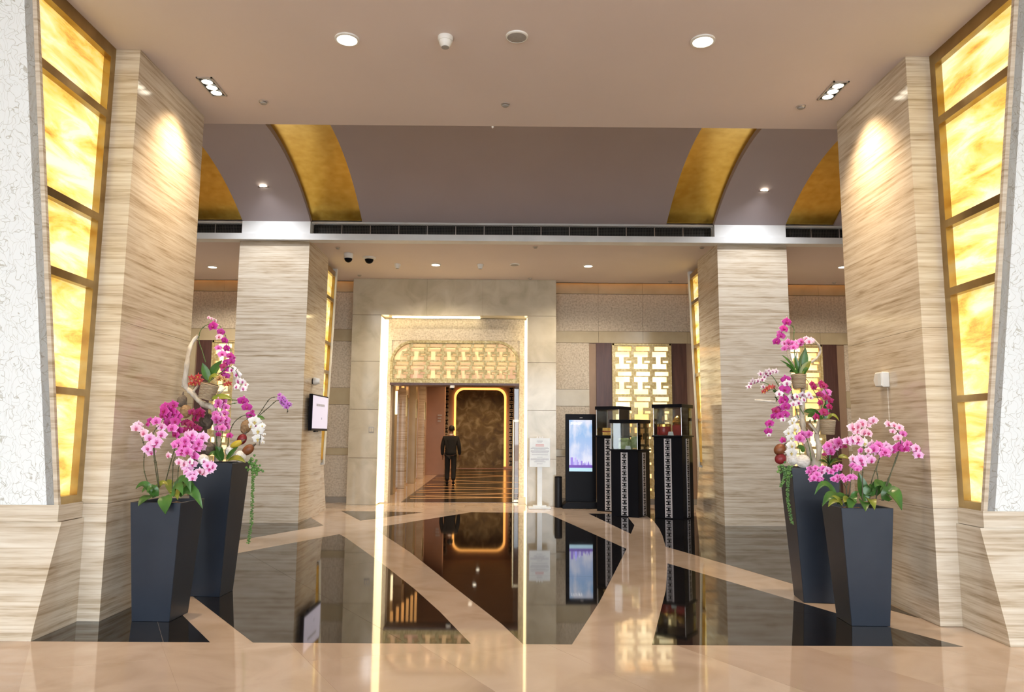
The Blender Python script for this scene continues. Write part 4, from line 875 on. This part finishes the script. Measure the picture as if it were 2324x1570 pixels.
T1, T2, T3, T4 = T((280, 680), 3.569), T((280, 1000), 3.569), T((1660, 700), 3.413), T((1720, 1040), 3.738)
def smooth(pts, k=4):
    out = []; n = len(pts)
    for i in range(n-1):
        p0, p1, p2, p3 = pts[max(i-1, 0)], pts[i], pts[i+1], pts[min(i+2, n-1)]
        for j in range(k):
            t = j/k; out.append(.5*((2*p1)+(p2-p0)*t+(2*p0-5*p1+4*p2-p3)*t*t+(3*p1-p0-3*p2+p3)*t**3))
    return out+[pts[-1]]
def plant(label, Tf, Y, ty, fl, stems=(), leaves=(), s=.043, base=None, group='potted orchids', sm='stem', dz=.05, r=.004, lY=None, face=None):
    """an orchid: px lists are (x, y[, type[, size]]); stems polylines; leaves (x0,y0,x1,y1,width,bend[,material[,dy0,dy1]])"""
    b = uY(*Tf(*(base or (stems[0][0] if stems else fl[0][:2]))), Y)
    t = thing('orchid', label, 'orchid', b, group=group)
    for st in stems:
        pts = smooth([uY(*Tf(x, y), Y+.035) for x, y in st]); n = len(pts)
        so = obj('stem', MB().tube(pts, [r*(1.15-.5*i/n) for i in range(n)], 6), M[sm], t, smooth=True)
        nb = MB()
        for i in range(2, n-1, 4): nb.blob(pts[i], r*1.9, r*1.9, r*1.9, nu=6, nv=4)
        if nb.v: obj('node', nb, M[sm], so, smooth=True)['kind'] = 'stuff'
    for f in fl:
        flower(t, uY(*Tf(f[0], f[1]), Y+random.uniform(-dz, dz)), f[2] if len(f) > 2 and f[2] else ty, (f[3] if len(f) > 3 else s)*1.16*random.uniform(.88, 1.12), face)
    for l in leaves:
        x0, y0, x1, y1, wd, bd = l[:6]; mk = l[6] if len(l) > 6 else 'leaf'; d0, d1 = (l[7], l[8]) if len(l) > 8 else (0, -.05)
        leafm(t, uY(*Tf(x0, y0), (lY or Y)+d0), uY(*Tf(x1, y1), (lY or Y)+d1), wd, bd, M[mk])
    return t
GL, GR_ = 'orchids in the left planters', 'orchids in the right planters'
# --- left short planter
plant('pale pink orchid with arching stems at the left edge of the short left planter', T1, 6.12, 'light', [(105, 1040, 'blush'), (165, 1080, 'blush'), (215, 1120), (250, 1170, None, .05), (195, 1205), (225, 1238), (310, 1030), (310, 1092), (120, 1015, 'blush'), (270, 1150), (265, 985, 'pink')],
      [[(215, 1530), (180, 1430), (165, 1350), (170, 1200), (150, 1120), (120, 1050)], [(285, 1520), (262, 1380), (245, 1230), (245, 1080), (290, 1020)], [(290, 1520), (275, 1380), (255, 1260), (250, 1190)]],
      [(240, 1590, 120, 1670, .085, .02, 'leaf', .02, -.2), (230, 1560, 100, 1530, .06, .05), (250, 1570, 360, 1500, .05, .05, 'leafy', .05, .1), (270, 1590, 190, 1560, .07, .05, 'leaf', .0, -.08), (250, 1600, 150, 1560, .06, .06, 'leaf', .08, .08)], group=GL, base=(250, 1580))
plant('deep magenta orchid high on the long stem in the short left planter', T1, 6.22, 'magenta', [(330, 900), (405, 850), (390, 900), (360, 960), (440, 945), (375, 990), (410, 920), (395, 1040, 'pink'), (420, 1090), (345, 865), (440, 1060), (350, 930), (420, 985), (220, 980, 'magenta', .03), (195, 1010, 'magenta', .026), (320, 935)],
      [[(340, 1480), (400, 1260), (455, 1085), (455, 1010), (420, 930), (340, 960), (230, 1010)]], [(420, 1560, 540, 1580, .08, .12, 'leaf', 0, -.06), (400, 1580, 330, 1490, .07, .05, 'leafy', .05, .1)], s=.045, group=GL, base=(380, 1580))
plant('full pink orchid leaning over the rim of the tall left planter', T1, 6.02, 'pink', [(545, 1120), (600, 1130, 'light'), (500, 1140), (540, 1190), (480, 1215), (610, 1160), (590, 1200), (640, 1115, 'light'), (500, 1180), (560, 1090, 'light'), (520, 1100, 'light'), (575, 1265), (440, 1170), (415, 1185, 'pink', .03), (470, 1240), (625, 1195, 'light'), (365, 1262, 'blush', .034), (570, 1160), (520, 1230)],
      [[(395, 1560), (400, 1400), (410, 1290), (470, 1210), (560, 1150)]], [(340, 1590, 340, 1735, .11, .02, 'leaf', .0, -.1), (400, 1580, 440, 1620, .085, .06, 'leafy', 0, -.1)], s=.048, group=GL, base=(395, 1580))
plant('pink and white orchid cluster hanging lowest in the short left planter', T1, 5.98, 'light', [(450, 1315, 'blush'), (490, 1330, 'blush'), (540, 1310, 'whitepink'), (525, 1370), (545, 1420), (575, 1410), (510, 1395), (680, 1340), (700, 1370), (655, 1310, 'whitepink'), (650, 1400, 'blush'), (705, 1335), (620, 1390, 'blush'), (560, 1445), (500, 1355), (560, 1330), (725, 1350), (680, 1385)],
      [[(435, 1590), (440, 1450), (455, 1340), (520, 1330)], [(450, 1590), (500, 1460), (600, 1380), (690, 1350)]], [(460, 1590, 640, 1690, .085, .09, 'leaf', 0, -.05), (440, 1585, 545, 1560, .08, .12), (420, 1590, 500, 1500, .09, .06, 'leaf', .1, .12), (430, 1600, 590, 1590, .08, .1, 'leaf', .08, .06), (400, 1590, 480, 1580, .07, .07, 'leaf', -.05, -.12)], s=.038, group=GL, base=(450, 1590))
# --- left tall planter
plant('tall arching magenta orchid with white edged blooms at the top of the left driftwood', T1, 7.08, 'edged', [(725, 215, None, .05), (790, 260), (775, 300, 'blush', .035), (820, 330), (835, 395), (865, 455), (870, 500), (800, 440, 'pink'), (770, 390, 'pink', .034), (830, 510), (825, 565), (830, 620), (810, 540, 'crimson'), (880, 470, 'magenta'), (740, 170, 'blush', .024), (690, 145, 'blush', .02), (715, 155, 'blush', .02), (800, 600, 'crimson', .03)],
      [[(665, 505), (640, 420), (612, 330), (625, 250), (675, 205), (740, 195), (800, 235), (850, 360), (880, 450), (850, 560)]], [(690, 650, 640, 510, .075, .0, 'leaf', 0, 0), (700, 640, 800, 490, .1, .01, 'leaf', .03, .05), (690, 660, 770, 640, .06, .04, 'leafy'), (680, 670, 665, 710, .06, .02)], group=GL, sm='gstem', base=(690, 680))
plant('white orchid spray with purple throats beside the left column', T1, 7.02, 'whitepink', [(880, 565), (920, 605, None, .05), (930, 660), (915, 705, None, .035), (970, 720), (965, 665, None, .035), (990, 690, None, .028)], [[(700, 660), (780, 600), (850, 540), (920, 590), (960, 690)]], group=GL, sm='gstem', base=(700, 660))
plant('small dark red orchid spilling left of the hanging string pot', T1, 7.02, 'red', [(560, 640), (590, 640), (620, 650), (570, 680), (550, 630), (600, 672), (630, 675), (540, 680), (605, 620), (835, 685), (855, 680), (780, 630, 'amber'), (820, 650, 'amber'), (770, 640, 'amber')], [[(690, 700), (640, 670), (590, 650)], [(700, 700), (770, 690), (840, 680)]], s=.034, group=GL, sm='gstem', base=(690, 700))
plant('violet pink orchid cascade down the middle of the left driftwood', T1, 6.98, 'pink', [(770, 830), (800, 860), (765, 855), (830, 870), (780, 930, 'light'), (820, 920), (750, 960), (830, 970), (770, 1040), (760, 985), (830, 1000), (840, 1035), (770, 1090, 'magenta', .03), (860, 1100, 'magenta', .03), (790, 970), (800, 1040), (745, 930), (815, 820)], [[(760, 1260), (800, 1120), (800, 980), (790, 860)]], [(720, 800, 885, 810, .07, .02, 'leafy', 0, -.02), (800, 1290, 740, 1190, .06, .02), (800, 1300, 800, 1190, .05, .0, 'leaf', 0, -.05), (835, 1290, 930, 1190, .07, .0, 'leaf', -.02, -.08), (850, 1300, 990, 1320, .06, .03, 'leafy', -.05, -.15), (790, 1300, 690, 1260, .06, .04)], s=.042, group=GL, sm='gstem', base=(780, 1290))
plant('crimson orchid cluster between the two left planters', T1, 7.0, 'crimson', [(600, 920), (585, 965), (520, 995), (520, 1060), (575, 1035), (560, 912), (622, 905), (545, 1010), (600, 1045), (490, 1060), (630, 930), (500, 1000)], [[(650, 1340), (620, 1150), (580, 1010), (590, 930)]], s=.04, group=GL, base=(650, 1340))
plant('three bloom magenta orchid stem reaching right from the left driftwood', T1, 7.0, 'edged', [(968, 820, None, .048), (1000, 870, None, .048), (1030, 935, None, .044), (1045, 905, 'magenta', .02), (1060, 1020, 'magenta', .026)], [[(765, 1290), (750, 1000), (760, 820), (840, 812), (925, 815), (1000, 850), (1045, 910)], [(820, 870), (870, 845), (930, 835)]], group=GL, sm='gstem', base=(765, 1290))
plant('pure white orchid spray at the right of the left arrangement', T1, 6.95, 'white', [(1065, 985, None, .062), (1090, 1060, None, .05), (1090, 1125, None, .05), (1130, 1155, None, .022), (1125, 1020, None, .03), (1035, 1020, None, .04), (1140, 1090, None, .018)], [[(840, 1280), (850, 1150), (870, 1050), (910, 980), (985, 935), (1060, 950), (1110, 1060), (1100, 1180)]], group=GL, base=(840, 1280))
plant('slender violet dendrobium spray arching furthest right of the left arrangement', T1, 7.1, 'purple', [(1265, 770), (1290, 790), (1310, 820), (1330, 840), (1300, 850), (1345, 850), (1280, 812), (1320, 868), (1265, 800), (1300, 800), (1320, 845), (1285, 835)], [[(1030, 1000), (1090, 940), (1150, 850), (1190, 800), (1245, 785)], [(1040, 1010), (1100, 940), (1180, 870), (1255, 815), (1325, 880), (1325, 920)]], [(1080, 950, 1145, 965, .05, .0, 'leaf', 0, -.02)], s=.03, group=GL, base=(1040, 1020))
# --- right tall planter
plant('four magenta blooms arching left from the top of the right driftwood', T3, 7.02, 'edged', [(430, 105, None, .05), (407, 157, None, .048), (385, 212, None, .045), (350, 255, None, .045), (370, 185, 'pink', .024)], [[(520, 520), (490, 350), (483, 220), (485, 160), (465, 130), (425, 120), (380, 200), (345, 250)]], [(540, 500, 575, 305, .09, .0, 'leaf', .03, .03), (520, 500, 490, 360, .05, 0, 'leaf', .02, .02), (510, 510, 425, 440, .06, .01), (510, 500, 380, 400, .035, .01), (500, 490, 390, 360, .035, .02), (540, 510, 620, 405, .07, .01, 'leafy'), (545, 510, 600, 460, .06, .01), (520, 515, 450, 490, .06, .02)], group=GR_, sm='gstem', base=(525, 515))
plant('dense pink orchid cluster under the magenta arch on the right', T3, 6.98, 'pink', [(410, 270, 'light'), (440, 260), (430, 300), (480, 300), (470, 270), (500, 265, 'light'), (540, 255), (580, 235, 'blush'), (620, 245, 'blush'), (460, 300), (410, 310), (500, 290), (530, 275), (600, 255, 'blush'), (445, 285, 'light')], [[(525, 510), (545, 380), (570, 290), (520, 265), (440, 280)]], s=.036, group=GR_, sm='gstem', base=(525, 515))
plant('speckled white dendrobium reaching left toward the right column', T3, 7.1, 'speckle', [(345, 485), (290, 485), (265, 500), (255, 530), (225, 505), (240, 550), (205, 560), (180, 570), (150, 580), (135, 605), (245, 605), (300, 500), (320, 490), (280, 515), (165, 560), (220, 560)], [[(420, 720), (370, 610), (330, 540), (290, 505), (230, 510)], [(400, 690), (320, 610), (240, 570), (150, 585)]], [(360, 680, 320, 640, .06, .01), (350, 720, 340, 690, .05, .01)], s=.032, group=GR_, sm='gstem', base=(420, 720))
plant('small coral orchid twig left of the right driftwood', T3, 7.05, 'red', [(300, 610), (270, 630), (320, 605), (285, 615), (250, 645)], [[(400, 700), (330, 630), (240, 650)]], s=.028, group=GR_, sm='gstem', base=(400, 700))
plant('long magenta cascade with white edges left of the right driftwood', T3, 6.95, 'edged', [(420, 550, None, .048), (415, 625, None, .05), (410, 700, None, .05), (420, 760, None, .048), (415, 818, None, .045), (370, 780), (345, 790, 'crimson'), (325, 835), (295, 890), (285, 950), (400, 590, 'whitepink'), (370, 660, 'whitepink'), (375, 830), (430, 580, 'whitepink'), (390, 720), (400, 860, 'whitepink', .03), (290, 980, 'whitepink', .024), (355, 820)], [[(520, 850), (480, 700), (450, 580), (410, 560), (400, 700), (390, 780), (320, 860), (285, 960)]], s=.04, group=GR_, sm='gstem', base=(520, 850))
plant('starry white orchid across the middle of the right driftwood', T3, 6.98, 'whitepink', [(490, 700), (580, 680), (520, 730), (470, 685), (550, 670), (600, 670), (505, 680), (560, 705), (480, 740), (615, 690, None, .025)], [[(560, 820), (520, 740), (560, 680)]], s=.037, group=GR_, sm='gstem', base=(560, 820))
plant('crimson orchid rising from the right string pot', T3, 7.0, 'crimson', [(630, 590), (700, 585, None, .045), (685, 665), (740, 650, 'pink', .045), (735, 690), (690, 730), (760, 760), (735, 815), (760, 715), (660, 840), (715, 800), (640, 610), (715, 600)], [[(730, 870), (690, 740), (640, 640), (590, 560), (560, 530)], [(735, 870), (760, 760), (740, 660), (700, 590)]], [(720, 850, 740, 705, .06, .0, 'leaf', .02, 0), (700, 860, 560, 800, .09, .03, 'leaf', .03, .05), (740, 860, 835, 870, .04, .05, 'leafy'), (650, 880, 590, 840, .06, .03)], s=.038, group=GR_, sm='gstem', base=(740, 870))
plant('large white orchid column at the foot of the right driftwood', T3, 6.88, 'white', [(490, 930, None, .055), (465, 1000, None, .05), (465, 1060, None, .05), (465, 1115, None, .048), (470, 880, None, .036), (440, 960, None, .04), (500, 1000, None, .03), (485, 860, None, .026)], [[(540, 1180), (520, 1060), (500, 950), (480, 870)]], [(560, 1110, 510, 1080, .07, .02, 'leaf', .06, .06)], group=GR_, sm='gstem', base=(540, 1180))
plant('pair of rosy blooms beside the white orchid on the right', T3, 6.9, 'pink', [(550, 975), (600, 970), (545, 1020, 'blush'), (530, 1005), (400, 1020, 'magenta', .034), (575, 985)], [[(620, 1180), (600, 1060), (570, 980)]], s=.042, group=GR_, sm='gstem', base=(620, 1180))
plant('mid pink orchid between the two right planters', T3, 6.35, 'pink', [(750, 1060), (790, 1040, 'light'), (830, 1035), (760, 1090), (840, 1060), (735, 1075), (800, 1070, 'light'), (770, 1110), (720, 1130, 'crimson', .02), (880, 1070, 'crimson', .018)], [[(840, 1480), (835, 1200), (815, 1100), (790, 1050)]], [(830, 1150, 910, 1165, .05, .01, 'leafy')], s=.043, group=GR_, base=(840, 1480))
# --- right short planter
plant('small flowered pink orchid in front of the tall right planter', T3, 6.08, 'pink', [(610, 1245), (640, 1260), (680, 1290, 'light'), (740, 1250, 'light'), (640, 1310), (690, 1320), (620, 1290), (770, 1265), (710, 1240), (650, 1235), (600, 1265), (660, 1285), (700, 1265, 'light'), (625, 1320), (670, 1325)], [[(810, 1480), (780, 1390), (740, 1330), (680, 1280)], [(890, 1500), (885, 1380), (800, 1300), (740, 1260)]], [(830, 1510, 645, 1440, .06, .12, 'leaf', 0, -.05), (850, 1520, 705, 1530, .08, .08, 'leaf', -.05, -.15), (860, 1520, 750, 1535, .07, .05, 'leafy', -.08, -.16)], s=.03, group=GR_, base=(850, 1520))
plant('tiny pink orchid sprays drooping over the short right planter', T3, 6.02, 'pink', [(810, 1230), (840, 1220), (800, 1250), (820, 1300), (860, 1300), (900, 1320), (940, 1300), (880, 1330), (810, 1330), (960, 1230), (940, 1215), (975, 1245), (920, 1305), (870, 1315), (840, 1310), (790, 1320), (955, 1310), (830, 1240), (990, 1235)], [[(895, 1500), (890, 1400), (900, 1330), (850, 1300)], [(900, 1500), (920, 1380), (930, 1260), (960, 1225)]], [(900, 1520, 880, 1440, .06, .02, 'leaf', .05, .05), (920, 1525, 870, 1500, .08, .03, 'leafy', 0, -.08), (930, 1500, 985, 1420, .05, .02), (900, 1530, 800, 1500, .08, .06, 'leaf', .05, .0), (920, 1540, 960, 1500, .08, .05, 'leaf', -.06, -.14)], s=.028, group=GR_, base=(900, 1520))
plant('large blush pink orchid standing tallest in the short right planter', T3, 6.1, 'blush', [(1010, 890, None, .055), (980, 910), (940, 925), (1045, 900), (1100, 865, None, .036), (1030, 960), (970, 950), (1060, 965), (940, 1020, 'light'), (900, 1030, 'light'), (980, 1010), (1030, 1040, 'white'), (975, 1030, 'light'), (1000, 1170, 'light', .055), (960, 1180, 'light'), (1060, 1165, 'light'), (940, 1160, 'blush', .03), (1010, 1200, 'light'), (1000, 1100, 'pink', .034), (1080, 880, None, .03), (1060, 1100, 'blush', .034), (1085, 1175, 'light')], [[(1015, 1500), (1015, 1350), (1020, 1200), (1040, 1110), (1010, 1040), (1005, 900)]], [(1040, 1490, 985, 1270, .1, .0, 'leaf', .08, .1), (1020, 1500, 1040, 1570, .085, .03, 'leaf', -.05, -.22), (1060, 1500, 1110, 1560, .08, .05, 'leafy', -.05, -.2), (1040, 1440, 1075, 1370, .08, .0, 'leaf', .05, .05)], s=.046, group=GR_, base=(1030, 1510))
plant('rosy pink orchid in the middle of the short right planter', T3, 6.15, 'pink', [(1090, 1060, 'blush'), (1140, 1060), (1200, 1070, 'light'), (1130, 1110, 'light'), (1190, 1110), (1160, 1090), (1220, 1090, 'light'), (1170, 1125), (1100, 1090), (1210, 1130, 'pink', .03)], [[(1070, 1480), (1085, 1340), (1140, 1180), (1160, 1090)], [(1120, 1480), (1135, 1330), (1125, 1240), (1150, 1150)]], [(1110, 1440, 1190, 1390, .1, .05, 'leaf', .05, -.02), (1090, 1450, 1080, 1390, .08, .03)], s=.044, group=GR_, base=(1090, 1490))
plant('far right pink orchid arching toward the right pillar', T3, 6.12, 'light', [(1215, 895, 'blush', .034), (1260, 905, 'blush', .034), (1300, 920, 'blush', .03), (1250, 950, 'blush', .028), (1330, 970, 'pink', .034), (1290, 1000, 'blush'), (1270, 1075), (1320, 1060, 'pink'), (1300, 1080, 'magenta'), (1370, 1090, 'light'), (1360, 1050, 'pink'), (1440, 1110, 'pink'), (1430, 1080, 'light', .036), (1450, 1135), (1250, 1100, 'pink'), (1340, 1085, 'magenta'), (1385, 1065, 'pink'), (1320, 930, 'blush', .028)], [[(1165, 1490), (1190, 1380), (1240, 1260), (1290, 1130), (1310, 1020), (1280, 940), (1215, 895)], [(1175, 1490), (1240, 1260), (1310, 1080), (1380, 1060), (1450, 1130)]], [(1190, 1480, 1320, 1560, .13, .1, 'leaf', -.02, -.16), (1180, 1430, 1245, 1410, .08, .05, 'leaf', .05, .05), (1170, 1420, 1110, 1385, .08, .05)], s=.042, group=GR_, base=(1170, 1500))

# ------------------------------------------------------------------ driftwood, string pots, pods, vines
def wood(label, Tf, Y, branches, tips=()):
    t = thing('driftwood', label, 'driftwood', uY(*Tf(*branches[0][0][:2]), Y))
    for k, (pl, r0, r1) in enumerate([(b[:-2], b[-2], b[-1]) for b in branches]):
        pts = smooth([uY(*Tf(*p), Y+random.uniform(-.03, .03)) for p in pl], 6); n = len(pts)
        obj('branch', MB().tube(pts, [(r0+(r1-r0)*i/n)*random.uniform(.82, 1.2) for i in range(n)], 9), M['drift'], t, smooth=True)
wood('bleached driftwood branch bent like a hook above the tall left planter', T1, 7.12, [[(770, 1310), (765, 1100), (750, 950), (730, 880), (640, 840), (560, 760), (500, 690), (512, 560), (530, 420), (560, 345), (605, 290), .036, .016],
    [(500, 700), (470, 700), .018, .01], [(570, 740), (600, 700), (640, 640), .014, .006], [(740, 790), (790, 745), (830, 715), .012, .006]])
wood('pale forked driftwood trunk rising from the tall right planter', T3, 7.08, [[(650, 1230), (600, 1080), (560, 950), (545, 800), (555, 620), (540, 470), .036, .016], [(665, 1230), (680, 1080), (660, 980), (690, 860), .032, .02], [(540, 450), (640, 400), (685, 340), (680, 290), (640, 240), .012, .010],
    [(340, 722), (270, 715), (180, 708), .016, .006], [(660, 960), (620, 910), (600, 890), .016, .008], [(520, 480), (450, 400), (430, 320), .008, .006], [(515, 470), (470, 410), (455, 340), .007, .005], [(520, 470), (500, 400), (510, 330), .008, .005], [(450, 880), (520, 840), .02, .03]])
def string_pot(label, Tf, x, y, wpx, hpx, Y, tilt=0, s=3.5):
    c = uY(*Tf(x, y), Y); r = wpx/s*Y/F/2; h = hpx/s*Y/F
    t = thing('string_pot', label, 'pot', c-Vector((0, 0, h/2)), group='string wound pots')
    R3 = Matrix.Translation(c) @ Matrix.Rotation(tilt, 4, 'Y')
    mb = MB()
    for i in range(14):     # stacked windings of cord
        z = -h/2+h*(i+.5)/14; rr = r*(.84+.16*(i/13)); prof = [(rr-.004, z-h/28), (rr+.002, z-h/56), (rr+.002, z+h/56), (rr-.004, z+h/28)]; mb.lathe(prof, 20)
    mb.v = [(R3 @ Vector(v))[:] for v in mb.v]; obj('cord_winding', mb, M['string'], t, smooth=True)
    mb = MB().lathe([(r*.82, h/2-.01), (r*.9, h/2+.004), (.01, h/2+.012)], 16); mb.v = [(R3 @ Vector(v))[:] for v in mb.v]; obj('moss_top', mb, M['moss'], t, smooth=True)
string_pot('jute string pot hooked on the left driftwood', T1, 685, 745, 140, 125, 7.05, .25)
string_pot('upper jute string pot on the right driftwood', T3, 522, 565, 115, 110, 7.0, 0)
string_pot('lower jute string pot on the right driftwood', T3, 745, 920, 120, 115, 7.0, .05)
def pod(name, label, cat, Tf, x, y, rx, rz, Y, ang, m, ridged=False, noise=0):
    c = uY(*Tf(x, y), Y); t = thing(name, label, cat, c-Vector((0, 0, rx)), group='dried pods and balls')
    R3 = Matrix.Rotation(ang, 4, 'Y'); obj('body', MB().blob(c, rx, rx*.9, rz, R3, 14, 10, noise), M[m], t, smooth=not noise)
    if ridged:
        for q in range(3):
            ph = q*math.pi/3; pts = [c+R3 @ Vector((rx*1.02*math.cos(a)*math.cos(ph), rx*.92*math.cos(a)*math.sin(ph), rz*1.01*math.sin(a))) for a in [2*math.pi*k/18 for k in range(19)]]
            obj('cord', MB().tube(pts, .003, 5), M[m], t)
    else:
        d = R3 @ Vector((0, 0, 1)); obj('stalk', MB().tube([c+d*rz*.9, c+d*(rz+.03)], [.012, .006], 6), M['bark'], t)
pod('dried_pod', 'yellow seed pod on the rim of the tall left planter', 'seed pod', T1, 915, 1168, .03, .062, 6.98, 1.1, 'husky')
pod('dried_pod', 'brown oval seed pod at the right rim of the tall left planter', 'seed pod', T1, 1010, 1215, .045, .062, 6.97, .9, 'huskb')
pod('dried_pod', 'dark red seed pod behind the yellow pod on the left', 'seed pod', T1, 960, 1130, .045, .055, 7.08, .5, 'huskr')
pod('coconut_husk', 'fibrous coconut husk behind the white orchid on the left', 'husk', T1, 990, 1030, .05, .07, 7.12, .2, 'huskc', noise=.1)
pod('string_ball', 'white string ball at the front rim of the tall left planter', 'string ball', T1, 945, 1268, .05, .05, 6.95, 0, 'wstring', True)
pod('string_ball', 'white string ball half behind a leaf on the tall left planter', 'string ball', T1, 865, 1225, .045, .05, 7.0, 0, 'wstring', True)
pod('string_ball', 'white shell ball behind the pink cluster on the left', 'string ball', T1, 645, 1292, .05, .045, 6.9, 0, 'wstring', True)
pod('pine_cone', 'dark pine cone left of the left driftwood', 'cone', T1, 475, 820, .045, .06, 7.05, .1, 'bark', noise=.15)
pod('coconut_husk', 'ribbed brown husk cup left of the left driftwood', 'husk', T1, 505, 905, .055, .065, 7.02, 0, 'huskc', noise=.08)
pod('bark_chunk', 'grey bark chunk behind the crimson orchids on the left', 'bark', T1, 675, 985, .06, .08, 7.15, 0, 'bark', noise=.15)
pod('bark_chunk', 'dark bark knot low in the left arrangement', 'bark', T1, 690, 1205, .06, .065, 7.0, 0, 'bark', noise=.15)
pod('dried_pod', 'russet brown husk at the left rim of the tall right planter', 'seed pod', T3, 375, 1092, .052, .06, 6.93, .8, 'huskb')
pod('dried_pod', 'crimson husk under the russet one on the right', 'seed pod', T3, 380, 1163, .05, .055, 6.92, 1.0, 'huskr')
pod('string_ball', 'heart shaped white string ball on the tall right planter', 'string ball', T3, 555, 1182, .065, .06, 6.88, 0, 'wstring', True)
pod('string_ball', 'white string ball below the white orchid on the right', 'string ball', T3, 475, 1168, .05, .05, 6.9, 0, 'wstring', True)
pod('bark_chunk', 'brown bark chunk on the right driftwood fork', 'bark', T3, 595, 920, .06, .05, 7.15, .3, 'huskc', noise=.12)
def vine(label, Tf, clump, line, Y, cn=26):
    t = thing('trailing_vine', label, 'plant', uY(*Tf(*line[0]), Y), group='trailing vines')
    pts = smooth([uY(*Tf(*p), Y) for p in line], 10); obj('stem', MB().tube(pts, .003, 5), M['vine'], t)
    mb = MB()
    for i in range(len(pts)-1):
        for k in range(4):
            a = random.uniform(0, 6.28); mb.blob(pts[i]+Vector((.011*math.cos(a), .011*math.sin(a), random.uniform(-.01, .01))), .009, .006, .006, nu=5, nv=3)
    for x, y in clump:
        for k in range(cn):
            mb.blob(uY(*Tf(x+random.gauss(0, 22), y+random.gauss(0, 24)), Y+random.uniform(-.03, .03)), .013, .008, .012, Matrix.Rotation(random.uniform(0, 3), 3, 'Y'), nu=5, nv=4)
    setp(obj('leaflets', mb, M['vine'], t), kind='stuff')
vine('green succulent vine trailing down the right side of the tall left planter', T2, [(1030, 170), (1050, 215), (1085, 240)], [(1040, 180), (1050, 300), (1045, 450), (1038, 650), (1010, 835)], 6.96, 18)
vine('green succulent vine trailing down the left face of the tall right planter', T4, [(262, 90), (262, 140)], [(262, 70), (255, 200), (252, 320), (270, 440), (290, 555)], 6.88, 14)
vine('thin moss strand at the far left rim of the tall right planter', T4, [(185, 75)], [(200, 60), (230, 110), (225, 170), (190, 240)], 6.86, 8)
t = thing('fern', 'grassy green fern tuft right of the right driftwood', 'fern', uY(*T3(760, 1210), 7.0))
for k in range(22):
    a = random.uniform(-1.3, 1.3); L = random.uniform(50, 120); leafm(t, uY(*T3(760, 1215), 7.0+random.uniform(-.04, .04)), uY(*T3(760+L*math.sin(a), 1215-L*math.cos(a)*.9), 7.0+random.uniform(-.1, .1)), .012, .02, M['leaf' if k % 3 else 'leafy'], 5, 'frond')
